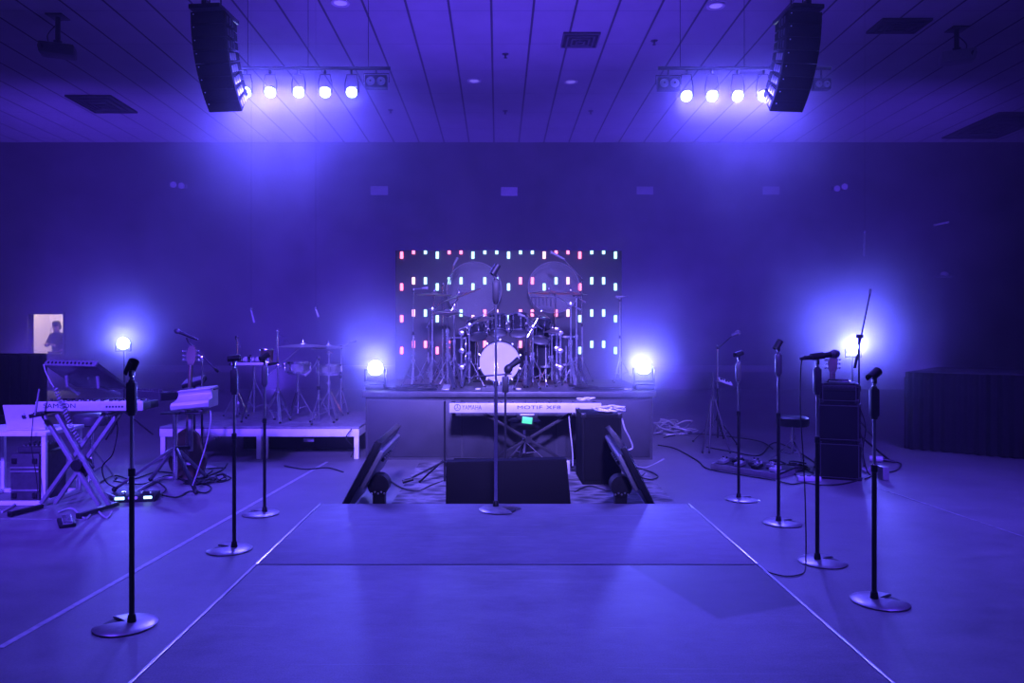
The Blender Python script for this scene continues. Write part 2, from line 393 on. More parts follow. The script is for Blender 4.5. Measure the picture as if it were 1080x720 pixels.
floor_lamp('bright lamp on a stand behind the stack of amplifier cabinets', P(900, 368, 9.2), 0, LMP * 1.6, .075, True)

# ------------------------------------------------------------------ ceiling fittings and wall fittings
def array(label, px0, s):
    D = 8.4; x = (px0 - VX) * D / F; ztop = CH + (355 - 12) * D / F
    root = thing('ceiling_hung_line_array', label, 'loudspeaker', (x, D, ztop), s * -.10, 'hanging speaker columns')
    Wd, h, dep = .41, .142, .36
    fr = MB().box((0, .16, .03), (Wd * .9, .5, .05), bev=.008).box((0, .16, .075), (.06, .5, .05), bev=.006)
    fr.build('flying_frame', BLKM, root)
    MB().cyl((0, .05, .1), (0, .05, ZC - ztop - .003), .008, seg=8).build('front_chain', BLKM, root)
    MB().cyl((0, .32, .1), (0, .32, ZC - ztop - .003), .008, seg=8).build('rear_chain', BLKM, root)
    y, z, a = 0.0, 0.0, math.radians(2)
    for i in range(8):
        M = M4((0, y, z), (a, 0, 0))
        # local: face at y=0 pointing -y, going down z 0..-h; rear is shorter
        b = MB()
        prof = [(0, 0), (dep, -.03), (dep, -h + .03), (0, -h + .004)]
        pts = [[b.bm.verts.new(M @ Vector((sx * (Wd / 2 if yy == 0 else Wd / 2 * .86), yy, zz))) for yy, zz in prof] for sx in (-1, 1)]
        b.bridge(pts[0], pts[1]); b.face(pts[0][::-1]); b.face(pts[1])
        cab = b.build('cabinet', TOLEX, root)
        MB().box((0, -.006, -h / 2), (Wd - .03, .008, h - .012), bev=.003, M=M).build('grille', GRILLE, cab)
        MB().lathe([(.0005, .004), (.007, .003), (.007, 0), (.0005, 0)], 10, M @ M4((-s * -1 * 0 + (-Wd / 2 + .04), -.012, -.03), (PI / 2, 0, 0))).build('badge', WLENS, cab)
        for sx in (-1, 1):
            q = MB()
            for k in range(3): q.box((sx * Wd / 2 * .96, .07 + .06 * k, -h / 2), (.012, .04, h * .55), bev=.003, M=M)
            q.build('rigging_plate', PANEL if sx == s and i > 2 else BLKM, cab)  # lit inner side of the lower boxes put in as a paler material
        y += math.sin(a) * h; z -= math.cos(a) * h
        a += math.radians(6.2)
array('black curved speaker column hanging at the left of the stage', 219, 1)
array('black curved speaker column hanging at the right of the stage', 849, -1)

def projector(label, px, ytop, ybot, s):
    D = F * (ZC - CH) / (355 - ytop); p = P(px, ytop, D); h = (ybot - ytop) * D / F
    root = thing('ceiling_mounted_projector', label, 'projector', (p.x, D, ZC))
    MB().box((0, 0, -.012), (.24, .24, .02), bev=.004).cyl((0, 0, -.02), (0, 0, -h + .15), .035, seg=12).cyl((0, 0, -h + .16), (0, 0, -h + .1), .06, .05, seg=12).build('mount_pole', BLKM, root)
    MB().box((0, 0, -h + .02), (.46, .38, .16), (.1, 0, s * .4), bev=.03).build('body', DGREY if s > 0 else GREY, root)
    MB().cyl((-s * .1, -.17, -h + .02), (-s * .12, -.24, -h - .0), .05, .045, seg=16).build('lens', BLACK, root)
    MB().tube(spline([(.03 * s, .03, -.05), (-.16 * s, .02, -h * .5), (-.14 * s, .05, -h + .1)], 8), .008, 6).build('cord', CABLE, root)
projector('black projector hanging from the ceiling at the far left', 61, 17, 55, 1)
projector('pale topped projector hanging from the ceiling at the far right', 1009, 30, 62, -1)
VENTM = mat('vent_grey', (.16, .16, .17), .5, .3, noise=.1); VDARK = mat('vent_dark', (.012, .012, .014), .6, noise=.2)
def vent(label, px, py, w, d, dark=False):
    D = F * (ZC - CH) / (355 - py); x = (px - VX) * D / F
    root = thing('ceiling_vent', label, 'ceiling vent', (x, D, ZC))
    MB().box((0, 0, -.01), (w, d, .016), bev=.003).build('backing', VDARK, root)
    for k in range(4):
        s = 1 - k * .25
        b = MB(); ww, dd = w * s, d * s; t = .022; z = -.03 - .012 * (k)
        b.box((0, -dd / 2 + t / 2, z), (ww, t, .02)).box((0, dd / 2 - t / 2, z), (ww, t, .02)).box((-ww / 2 + t / 2, 0, z), (t, dd - 2 * t, .02)).box((ww / 2 - t / 2, 0, z), (t, dd - 2 * t, .02))
        b.box((0, 0, -.02), (.02, .02, .02)) if k == 3 else None
        b.build('louvre_ring', VDARK if dark else VENTM, root)
vent('square louvred vent in the middle of the tiled ceiling', 612, 41, .58, .55)
vent('dark square vent in the ceiling right of the right speaker column', 948, 26, .75, .5, True)
vent('dark wide vent at the far right end of the ceiling', 1052, 132, 1.3, 2.0, True)
vent('dark long vent low on the ceiling at the left', 108, 109, .9, 1.1, True)
def downlight(label, px, py, lit):
    D = F * (ZC - CH) / (355 - py); root = thing('ceiling_downlight' if lit else 'ceiling_sprinkler', label, 'downlight' if lit else 'sprinkler', ((px - VX) * D / F, D, ZC), 0, 'small fittings in the tiled ceiling')
    if lit:
        MB().lathe([(.09, 0), (.13, 0), (.13, -.012), (.1, -.016), (.09, -.006)], 20).build('rim', WHITE, root)
        MB().lathe([(.0005, -.01), (.06, -.008), (.09, -.003), (.0005, -.002)], 20).build('lens', mat('pale_diffuser', (.9, .9, .9), .4, emit=(.3, .22, 1), estr=.45), root)
    else:
        MB().lathe([(.0005, -.012), (.05, -.01), (.06, 0), (.0005, 0)], 16).build('cover_plate', DGREY, root)
        MB().cyl((0, 0, -.012), (0, 0, -.06), .012, seg=8).lathe([(.0005, -.06), (.03, -.06), (.03, -.065), (.0005, -.065)], 12).build('nozzle', BLKM, root)
downlight('pale round downlight in the ceiling, the left of the middle two', 500, 85, True)
downlight('pale round downlight below the square ceiling vent', 602, 86, True)
downlight('pale round downlight near the ceiling top, right of the left speaker column', 359, 3, True)
downlight('pale round downlight near the ceiling top, left of the right speaker column', 755, 6, True)
downlight('dark round sprinkler in the ceiling left of the square vent', 533, 57, False)
downlight('dark round sprinkler low in the middle of the ceiling', 533, 117, False)
downlight('dark round sprinkler below the left twin-lens fixture', 412, 116, False)
downlight('dark round sprinkler right of the square ceiling vent', 690, 43, False)
downlight('small dark sprinkler in the ceiling below the square vent', 623, 117, False)
def wallbox(label, px, py, w, h, m):
    p = P(px, py, YB); root = thing('wall_vent_plate', label, 'wall plate', (p.x, YB - .001, p.z), 0, 'pale plates high on the back wall')
    MB().box((0, -.02, 0), (w, .04, h), bev=.006).build('plate', m, root)
    b = MB()
    for k in range(4): b.box((0, -.044, -h * .33 + h * .22 * k), (w * .88, .008, .014))
    b.build('slats', m, root)
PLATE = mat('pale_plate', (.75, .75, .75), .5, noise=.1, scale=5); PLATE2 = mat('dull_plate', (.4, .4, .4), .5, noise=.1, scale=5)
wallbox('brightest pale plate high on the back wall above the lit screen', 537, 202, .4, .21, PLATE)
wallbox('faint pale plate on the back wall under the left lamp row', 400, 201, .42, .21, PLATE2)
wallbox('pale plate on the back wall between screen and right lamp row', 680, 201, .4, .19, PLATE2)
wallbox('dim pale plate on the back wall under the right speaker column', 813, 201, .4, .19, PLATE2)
def twin(label, pa, pb):
    D = YB; a, c = P(*pa, D), P(*pb, D); root = thing('wall_mounted_emergency_light', label, 'emergency light', ((a.x + c.x) / 2, D - .001, (a.z + c.z) / 2), 0, 'twin-headed lights on the back wall')
    MB().box((0, -.04, .0), (.36, .08, .1), bev=.01).build('housing', DGREY, root)
    for q in (a, c):
        x, z = q.x - (a.x + c.x) / 2, q.z - (a.z + c.z) / 2
        MB().lathe([(.03, -.04), (.07, -.0), (.075, .03), (.001, .04)], 16, M4((x, -.12, z), (PI / 2, 0, 0))).build('lamp_head', WLENS, root)
twin('twin-headed light on the dark wall under the left speaker column', (185.5, 196), (194, 197))
twin('twin-headed light on the dark wall under the right speaker column', (880, 200), (888, 198))
root = thing('wall_mounted_bar_light', 'thin pale slanting bar high on the wall at far right', 'wall light', P(992, 236, YB) - Vector((0, .002, 0)))
MB().box((0, -.03, 0), (.36, .06, .05), (0, -.2, 0), bev=.01).build('tube', WHITE, root)
MB().box((0, -.01, .0), (.1, .02, .1), bev=.004).build('bracket', DGREY, root)
root = thing('wall_mounted_dome_light', 'small dome-topped fitting on the wall below the slanting bar', 'wall light', P(994, 292, YB) - Vector((0, .002, 0)))
MB().box((0, -.06, 0), (.38, .12, .04), bev=.008).build('bracket_ledge', GREY, root)
MB().lathe([(.09, .0), (.085, .05), (.05, .09), (.001, .1)], 16, M4((0, -.08, .03))).build('dome', PANEL, root)
# ------------------------------------------------------------------ raised walkway and risers
RZ = .20
rx0, rx1, rfar, rseam, rnear = -1.155, 1.242, 4.79, 3.51, .6
def deck(label, y0, y1, dm):
    root = thing('walkway_deck_panel', label, 'stage deck', ((rx0 + rx1) / 2, (y0 + y1) / 2, 0), 0)
    w, d = rx1 - rx0, y1 - y0
    MB().box((0, 0, RZ - .025), (w - .03, d - .006, .05), bev=.004).build('deck_board', dm, root)
    for s in (-1, 1): MB().box((s * (w / 2 - .006), 0, RZ - .0245), (.012, d - .004, .052), bev=.002).build('edge_trim', ALU, root)
    k = MB()
    for s in (-1, 1): k.box((s * (w / 2 - .06), 0, .074), (.02, d - .1, .146))
    for yy in (-1, 1): k.box((0, yy * (d / 2 - .04), .074), (w - .16, .02, .146))
    k.build('skirt', DFAB, root)
    for sx in (-1, 1):
        for sy in (-1, 1): MB().box((sx * (w / 2 - .1), sy * (d / 2 - .1), .074), (.05, .05, .146), bev=.004).build('leg', ALU, root)
deck('far scuffed panel of the walkway, under the tall centre microphone stand', rseam + .003, rfar, DECKM)
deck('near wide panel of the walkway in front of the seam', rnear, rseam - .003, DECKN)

# drum riser
r0, r1, ry0, ry1, rz = P(382, 0, 7.68).x, P(692, 0, 7.68).x, 7.68, 9.95, .71
root = thing('drum_riser', 'black platform carrying the drum kit in front of the lit screen', 'platform', ((r0 + r1) / 2, (ry0 + ry1) / 2, 0))
w, d = r1 - r0, ry1 - ry0
MB().box((0, 0, rz - .03), (w, d, .06), bev=.006).build('deck_top', RISERM, root)
MB().box((0, 0, (rz - .06) / 2), (w - .06, d - .06, rz - .062)).build('skirt', mat('riser_fascia', (.018, .018, .02), .55, noise=.25, scale=6), root)
for i in range(3):
    ww = (w - .1) / 3
    MB().box((-w / 2 + .05 + ww * (i + .5), -d / 2 + .022, (rz - .06) / 2), (ww - .02, .014, rz - .12), bev=.004).build('front_panel', mat('riser_panel', (.022, .022, .025), .5, noise=.3, scale=5), root)
MB().box((0, -d / 2 - .004, rz - .03), (w, .012, .056), bev=.003).build('front_trim', mat('trim_dull', (.07, .07, .075), .4, .3, noise=.2, scale=10), root)

# low percussion risers: two modules side by side
def low_riser(label, xa, xb, y0, y1, z):
    root = thing('percussion_riser', label, 'platform', ((xa + xb) / 2, (y0 + y1) / 2, 0), 0, 'low white framed risers')
    w, d = xb - xa - .006, y1 - y0
    MB().box((0, 0, z - .012), (w, d, .024), bev=.003).build('deck_top', mat('riser_carpet', (.2, .2, .21), .6, noise=.25, scale=14), root)
    f = MB()
    for s in (-1, 1): f.box((0, s * (d / 2 - .02), z - .065), (w, .04, .08), bev=.004)
    for s in (-1, 1): f.box((s * (w / 2 - .02), 0, z - .065), (.04, d - .08, .08), bev=.004)
    f.build('frame_rail', WHITE, root)
    for sx in (-1, 1):
        for sy in (-1, 1): MB().box((sx * (w / 2 - .03), sy * (d / 2 - .03), (z - .105) / 2), (.05, .05, z - .105), bev=.004).build('leg', WHITE, root)
    MB().box((0, .2, .1), (w - .25, d - .5, .19), bev=.004).build('storage_box', DFAB, root) if False else None
pz, py0, py1 = .34, 7.74, 9.3
xa, xm, xb = P(168, 0, py0).x, P(276, 0, py0).x, P(379, 0, py0).x
low_riser('white framed low platform holding the percussion table', xa, xm, py0, py1, pz)
low_riser('white framed low platform under the cymbals and timbales', xm, xb, py0, py1, pz)
root = thing('flight_case', 'black case stored under the percussion platforms', 'case', ((xm + xb) / 2, 8.7, 0))
MB().box((-.2, 0, .1), (1.5, .5, .2), bev=.01).build('body', TOLEX, root)
MB().box((-.2, -.255, .1), (.12, .012, .04), bev=.004).build('handle', ALU, root)

# rug under the centre keyboard
m, nt, N, L, b = nodemat('patterned_rug')
tc = N.new('ShaderNodeTexCoord'); mp = N.new('ShaderNodeMapping'); mp.inputs['Scale'].default_value = (2.2, 3.6, 1)
v = N.new('ShaderNodeTexVoronoi'); v.inputs['Scale'].default_value = 3.2; nn = N.new('ShaderNodeTexNoise'); nn.inputs['Scale'].default_value = 6; nn.inputs['Detail'].default_value = 8
L.new(tc.outputs['Object'], mp.inputs['Vector']); L.new(mp.outputs['Vector'], v.inputs['Vector']); L.new(mp.outputs['Vector'], nn.inputs['Vector'])
mu = N.new('ShaderNodeMath'); mu.operation = 'MULTIPLY'; L.new(v.outputs['Distance'], mu.inputs[0]); L.new(nn.outputs['Fac'], mu.inputs[1])
cr = N.new('ShaderNodeValToRGB'); cr.color_ramp.elements[0].position = .1; cr.color_ramp.elements[0].color = (.06, .06, .06, 1); cr.color_ramp.elements[1].position = .4; cr.color_ramp.elements[1].color = (.3, .3, .3, 1)
L.new(mu.outputs[0], cr.inputs[0]); L.new(cr.outputs['Color'], b.inputs['Base Color']); b.inputs['Roughness'].default_value = .9
tag(MB().prism([(-.82, 5.0), (1.35, 5.0), (1.4, 7.5), (-.79, 7.5)], .008, M4((0, 0, .001))).build('patterned_rug', m), 'mottled patterned rug under the white-backed keyboard and floor wedge', 'rug')

# tape lines on the floor
def tape(label, a, b, w, m):
    a, b = Vector(a), Vector(b); d, u, v = frame(b - a)
    bm = MB(); q = [a + u * w, a - u * w, b - u * w, b + u * w]
    lo = [bm.bm.verts.new(Vector((p.x, p.y, .0005))) for p in q]; hi = [bm.bm.verts.new(Vector((p.x, p.y, .002))) for p in q]
    bm.bridge(lo, hi); bm.face(hi); bm.face(lo[::-1])
    tag(bm.build('floor_tape', m), label, 'tape')
TAPE = mat('pale_floor_tape', (.42, .42, .44), .5, noise=.25, scale=30); TAPED = mat('worn_tape', (.3, .3, .31), .55, noise=.4, scale=20)
tape('long pale tape line running past the left row of microphone stands', G(0, 683), G(345, 487), .016, TAPE)
tape('thin worn tape line on the floor at the right of the amplifier stack', G(918, 512), G(1080, 566), .008, TAPED)
tape('thin tape line across the floor between table and walkway at left', G(0, 547), G(92, 548), .006, TAPED)

# ------------------------------------------------------------------ microphone stands
def clip_mesh(M, open_ang=95):
    b = MB(); a0 = math.radians(90 + open_ang / 2); a1 = math.radians(450 - open_ang / 2)
    prof = [(.017, -.035), (.018, .035), (.0225, .035), (.0225, -.035), (.017, -.035)]
    b.lathe(prof, 16, M, a0, a1); return b
def mic_stand(label, loc, top, slot, tilt=.5, face=0.0, holds=False, gripm=DGREY, base=True, joint=.74, lowm=None):
    """loc on the surface it stands on; top = height of the clip above that surface; slot = direction of the base's slot"""
    root = thing('microphone_stand', label, 'microphone stand', loc, 0, 'round-base microphone stands')
    half = math.radians(31)
    prof = [(.0005, .003), (.0005, .02), (.03, .0195), (.06, .0175), (.1, .014), (.124, .009), (.133, .004), (.13, 0), (.0005, .003)]
    ox, oy = .03 * math.cos(slot), .03 * math.sin(slot)
    MB().lathe(prof, 44, M4((ox, oy, .002)), slot + half, slot + 2 * PI - half).build('base', BASEM, root)
    MB().lathe([(.001, .004), (.001, .009), (.1, .007), (.1, .004), (.001, .004)], 10, M4((ox, oy, 0)), slot - half, slot + half).build('base_slot', CABLE, root)
    MB().lathe([(.005, .012), (.02, .018), (.016, .05), (.0115, .055), (.005, .055)], 16).build('base_socket', BLKM, root)
    gt = top - .055; gb = gt - .15; jz = gb * joint
    MB().cyl((0, 0, .05), (0, 0, jz), .0115, seg=14).lathe([(.0115, jz - .03), (.015, jz - .028), (.015, jz + .004), (.009, jz + .008)], 14).build('lower_pole', lowm or BLKM, root)
    MB().cyl((0, 0, jz), (0, 0, gt + .02), .0082, seg=14).build('upper_pole', CHROME, root)
    g = MB().box((0, 0, (gb + gt) / 2), (.044, .03, .14), bev=.012).cyl((0, 0, gb - .005), (0, 0, gb + .02), .015, .018, seg=14).cyl((0, 0, gt - .02), (0, 0, gt + .004), .018, .012, seg=14)
    g.build('hand_grip', gripm, root)
    # neck, knuckle and clip
    R = M4((0, 0, top), (0, 0, face)) @ M4((0, 0, 0), (0, -tilt, 0))
    MB().cyl((0, 0, gt + .02), (0, 0, top - .03), .012, seg=12).box((0, 0, top - .025), (.016, .03, .03), bev=.005).build('knuckle', BLKM, root)
    c = clip_mesh(R @ M4((0, 0, .005), (0, PI / 2, 0)) @ M4((0, 0, 0), (0, 0, PI / 2 * 2 + PI / 2)))
    c.build('clip', BLACK, root)
    return root
def microphone(label, loc, face, tilt, L=.165, group=None):
    """axis along +X in its own frame; ball at +X"""
    root = thing('microphone', label, 'microphone', loc, face, group)
    R = M4((0, 0, 0), (0, -tilt, 0)) @ M4((0, 0, 0), (0, PI / 2, 0))
    MB().lathe([(.0005, -L * .55), (.0105, -L * .55), (.0115, -L * .5), (.0165, L * .34), (.0185, L * .36), (.0005, L * .36)], 18, R).build('handle', BLACK, root)
    MB().lathe([(.0005, L * .34), (.019, L * .36), (.0235, L * .42), (.0255, L * .5), (.0235, L * .58), (.014, L * .66), (.0005, L * .67)], 18, R).build('grille_ball', mat('mic_mesh', (.12, .12, .13), .35, .7, noise=.3, scale=400), root)
    MB().lathe([(.0245, L * .47), (.0268, L * .49), (.0268, L * .51), (.0245, L * .53)], 18, R).build('grille_band', DGREY, root)
    MB().lathe([(.0005, -L * .7), (.008, -L * .7), (.0095, -L * .56), (.0005, -L * .55)], 12, R).build('plug', BLKM, root)
    return root
def zat(py, D, z0=0): return CH + (355 - py) * D / F - z0
D = fd(660); mic_stand('microphone stand nearest the camera at left, wide empty clip', G(139, 660), zat(388, D), PI * .95, .9, -.6)
D = fd(580); mic_stand('second microphone stand on the left, near the long tape line', G(247, 580), zat(379, D), PI * .95, .1, .1)
D = fd(542); mic_stand('third, farthest microphone stand of the left row', G(279, 542), zat(377, D), PI * .95, .5, .8)
D = fd(537, RZ); cs = G(523, 537, RZ); mic_stand('tall centre microphone stand on the far walkway panel', cs, zat(285, D, RZ), -PI * .14, 1.0, .35, joint=.62, gripm=BLACK, lowm=CHROME)
D = fd(527); mic_stand('farthest microphone stand of the right row, beside the pedalboard', G(779, 527), zat(374, D), PI * .05, .3, .4)
D = fd(552); mic_stand('second farthest microphone stand of the right row, in front of the stool', G(821, 552), zat(364, D), PI * .05, 1.0, .2)
D = fd(593); s6 = G(862, 593); h6 = zat(377, D); mic_stand('right-hand microphone stand holding a microphone with its cable', s6, h6, PI * .05, .14, 0.0, True, DGREY)
D6 = D
D = fd(635); mic_stand('microphone stand nearest the camera at right, forked empty clip', G(922, 635), zat(396, D), PI * .05, .5, .5)
mp6 = Vector((s6.x + .012, s6.y, h6 + .006))
microphone('black microphone lying level in the clip of a right-row stand', mp6 + Vector((.004, 0, .003)), 0.0, .14, .165)

def cable(name, label, pts, r=.005, m=CABLE, cat='cable', group=None, n=8):
    return tag(MB().tube(spline(pts, n), r, 6).build(name, m), label, cat, group)
tl = P(849, 375, D6)
cable('microphone_cable', 'thin cable hanging from the level microphone down to the walkway edge',
      [tl + Vector((.002, .0, 0)), P(845, 384, D6), P(844, 430, D6), P(847, 480, D6 - .02), P(849, 520, D6 - .04), P(850, 560, D6 - .05), P(850, 584, D6 - .06), G(849, 601, .006), G(842, 606, .006), G(826, 607, .006), G(806, 601, .006), G(793, 590, .006)], .0035)

# centre mic stand behind, with kick-side microphone
D = 5.75
root = thing('microphone_stand', 'thin microphone stand behind the floor wedge, in front of the drum head', 'microphone stand', ((533 - VX) * D / F, D, .009), 0, 'round-base microphone stands')
z1 = zat(398, D) ; zg = zat(415, D)
MB().lathe([(.012, 0), (.13, 0), (.132, .006), (.1, .018), (.03, .034), (.012, .034)], 32).build('base', BASEM, root)
MB().cyl((0, 0, .03), (0, 0, zg), .0085, seg=12).build('pole', BLKM, root)
MB().box((0, 0, (zg + z1) / 2), (.055, .035, z1 - zg), bev=.012).build('hand_grip', BLACK, root)
MB().cyl((-.25, .02, z1 - .005), (.05, -.01, z1 + .02), .006, seg=8).build('boom_bar', BLKM, root)
MB().cyl((0, 0, z1 - .02), (0.01, 0, z1 + .05), .011, seg=10).build('knuckle', BLKM, root)
R = M4((.035, 0, z1 + .075), (0, .6, 0))
b = MB().sph((-.0, 0, -.02), .034, (1, .8, 1.2), M=R).cyl((0, 0, 0), (.03, 0, .09), .022, .03, seg=14, M=R)
b.build('microphone_head', BLACK, root)
# ------------------------------------------------------------------ centre keyboard, stand, wedge, monitors
def keyboard(name, label, loc, rz, Lg, dep, h, back_m, nwhite, key_z=.42, body=BLACK):
    """back panel faces -Y (the audience); keys on the +Y half; origin at bottom centre of the back edge"""
    root = thing(name, label, 'keyboard', loc, rz)
    MB().box((0, dep * .24, h * .42), (Lg, dep * .48, h * .8), bev=.006).box((0, dep * .72, h * (key_z - .1) / 2 + .005), (Lg, dep * .56, h * (key_z - .1)), bev=.004).build('body', body, root)
    for sx in (-1, 1): MB().box((sx * (Lg / 2 - .02), dep * .74, h * .42), (.04, dep * .52, h * .8), bev=.006).build('end_cheek', body, root)
    MB().box((0, -.006, h / 2), (Lg, .014, h), bev=.003).build('back_panel', back_m, root)
    MB().box((0, dep * .22, h * .86), (Lg - .02, dep * .4, h * .12), bev=.004).build('control_panel', back_m if body is not BLACK else DGREY, root)
    kw = (Lg - .16) / nwhite; wk = MB(); bk = MB()
    for i in range(nwhite):
        x = -Lg / 2 + .08 + kw * (i + .5)
        wk.box((x, dep * .72, h * key_z), (kw * .92, dep * .42, .016), bev=.002)
        if i % 7 in (0, 1, 3, 4, 5): bk.box((x + kw / 2, dep * .64, h * key_z + .012), (kw * .5, dep * .26, .014), bev=.002)
    wk.build('white_keys', WHITE, root); bk.build('black_keys', BLACK, root)
    kn = MB()
    for i in range(10): kn.cyl((-Lg * .4 + Lg * .08 * i, dep * .2, h * .9), (-Lg * .4 + Lg * .08 * i, dep * .2, h * .9 + .022), .011, .009, seg=10)
    kn.build('control_knobs', DGREY, root)
    return root
def back_text(root, s, size, x, z, sx=1.0, m=INK, y=-.0145):
    return text(s, size, M4((x, y, z), (PI / 2, 0, 0)), root, m, sx=sx)
KD = 7.02
xl, xr = P(474, 0, KD).x, P(634, 0, KD).x; kz = CH + (355 - 435) * KD / F
kb = keyboard('stage_keyboard', 'long keyboard with a white lettered back panel in the centre', ((xl + xr) / 2, KD, kz), 0, xr - xl, .38, .092, PANEL, 52)
s = KD / F
def kx(px): return (px - (474 + 634) / 2) * s
lg = MB().lathe([(.026, 0), (.031, 0), (.031, .002), (.026, .002), (.026, 0)], 28, M4((kx(482.5), -.0135, .05), (PI / 2, 0, 0)))
for a in (0, 2.094, 4.189):
    lg.bar((kx(482.5), -.0145, .05), (kx(482.5) + .025 * math.sin(a), -.0145, .05 + .025 * math.cos(a)), .005, .003)
lg.build('round_emblem', INK, kb)
back_text(kb, 'YAMAHA', .062, kx(487.5), .049, .70)
back_text(kb, 'MOTIF', .046, kx(545), .05, 1.75)
back_text(kb, 'XF8', .046, kx(576), .05, 1.75)

def xbar(root, name, p0, p1, w, m, h=None): MB().bar(p0, p1, w, h or w, .004).build(name, m, root)
X0 = (558 - VX) * s
root = thing('keyboard_stand', 'black folding X stand under the long centre keyboard', 'keyboard stand', (X0, KD + .17, .0095))
top = kz - .032
for yy, d in ((-.03, 1), (.03, -1)):
    xbar(root, 'cross_leg', (-d * .42, yy, top - .005), (d * .42, yy, .03), .035, BLACK, .03)
MB().cyl((0, -.06, top / 2 + .012), (0, .06, top / 2 + .012), .035, seg=16).build('pivot', BLKM, root)
for sx in (-1, 1):
    MB().bar((sx * .42, -.17, top + .004), (sx * .42, .18, top + .004), .035, .025, .004).build('support_arm', BLKM, root)
    MB().bar((sx * .42, -.2, .014), (sx * .42, .2, .014), .03, .026, .004).build('foot_bar', BLKM, root)

def stool(label, loc, h, r, seatm=BLACK, a0=.5, thick=.09):
    root = thing('round_stool', label, 'stool', loc)
    MB().lathe([(.0005, h), (r * .8, h - .002), (r * .97, h - .02), (r, h - .045), (r * .98, h - thick), (r * .9, h - thick - .01), (.0005, h - thick - .01)], 30).build('seat', seatm, root)
    MB().cyl((0, 0, .1), (0, 0, h - thick - .008), .015, seg=12).cyl((0, 0, h * .5), (0, 0, h * .5 + .05), .024, seg=12).build('post', CHROME, root)
    for k in range(3):
        a = a0 + k * 2 * PI / 3; c, sn = math.cos(a), math.sin(a)
        l = MB().bar((.02 * c, .02 * sn, h * .46), (r * 1.35 * c, r * 1.35 * sn, .012), .022, .01, .003)
        l.bar((.015 * c, .015 * sn, .1), (r * .7 * c, r * .7 * sn, h * .24), .016, .008)
        o = l.build('leg', CHROME, root)
        MB().sph((r * 1.35 * c, r * 1.35 * sn, .014), .0135, seg=8).build('rubber_foot', CABLE, o)
    return root
D = 7.46; stool('round black stool behind the long centre keyboard', (P(553, 0, D).x, D, .0095), CH - .0095 + (355 - 441) * D / F, .17, a0=.2)
D = 6.93
root = thing('small_control_unit', 'small unit with a bright green display hanging under the centre keyboard', 'device', P(556, 443, D) + Vector((0, 0, 0)))
zt = kz - root.location.z - .001
MB().box((0, .02, .0), (.115, .05, .085), bev=.008).box((0, .03, zt - .028), (.2, .06, .05), bev=.006).build('housing', BLACK, root)
MB().box((0, -.008, .0), (.095, .008, .062), (0, .12, 0), bev=.003).build('display', GREENLED, root)
MB().box((0, -.006, .052), (.13, .01, .012), bev=.002).build('label_strip', PANEL, root)
# gear heap at the right end of the keyboard, on the sub cabinet
D = 6.34
sx0, sx1 = P(614, 0, D).x, P(656, 0, D).x; sh = CH + (355 - 437) * D / F
root = thing('subwoofer', 'tall black speaker cabinet right of the centre keyboard', 'loudspeaker', ((sx0 + sx1) / 2, D + .26, .0095), 0)
sw = sx1 - sx0
MB().box((0, 0, sh / 2 - .005), (sw, .5, sh - .01), bev=.012).build('cabinet', TOLEX, root)
MB().box((0, -.254, sh / 2), (sw - .04, .014, sh - .07), bev=.006).build('grille', GRILLE, root)
for z in (.3, .45):
    MB().box((sw / 2 + .012, .05, z), (.022, .14, .03), bev=.006).build('side_handle', CHROME, root)
for sx in (-1, 1):
    for sy in (-1, 1): MB().box((sx * (sw / 2 - .015), sy * .235, sh - .02), (.04, .04, .04), bev=.006).build('corner', BLKM, root)
rad = random.Random(3)
def heap(name, label, loc, w, d, h, m, n=9, r=.006, turns=2.2, cat='cable', seed=1):
    q = random.Random(seed); b = MB()
    for k in range(n):
        cx, cy = q.uniform(-w * .3, w * .3), q.uniform(-d * .3, d * .3); rr = q.uniform(.35, .9) * min(w, d) * .5; a0 = q.uniform(0, 6)
        pts = []
        for i in range(int(14 * turns)):
            a = a0 + i * 2 * PI / 14; t = rr * (1 + .18 * math.sin(3 * a + k)) 
            pts.append((cx + t * math.cos(a) * w / min(w, d) * .8, cy + t * math.sin(a), r + h * (.5 + .5 * math.sin(a * .8 + k)) * (k + 1) / n))
        b.tube(pts, r, 5)
    o = b.build(name, m); o.location = loc; return tag(o, label, cat)
heap('cable_coil', 'pale tangle of cables on top of the black cabinet by the centre keyboard', (P(634, 0, D + .2).x + .08, D + .22, sh + .0096), .26, .2, .05, PAPER, 7, .006, 1.6, seed=4)
heap('cable_coil', 'pale cable hank lying on the right end of the centre keyboard', (P(621, 0, KD).x, KD + .12, kz + .108), .16, .12, .025, PAPER, 5, .005, 1.5, seed=9)
cable('power_cable', 'pale cable dangling below the centre keyboard beside the black cabinet', [P(600, 437, KD + .1), P(601, 450, KD + .05), P(603, 468, KD), P(604, 480, KD - .1), P(604, 491, KD - .2)], .006, PCABLE)
cable('power_cable', 'bright looped cable at the right side of the tall black cabinet', [P(656, 441, 6.7), P(659, 452, 6.7), P(664, 462, 6.75), P(667, 472, 6.8), P(660, 476, 6.8), P(662, 486, 6.8), G(680, 493, .007), G(700, 484, .007)], .008, PCABLE)
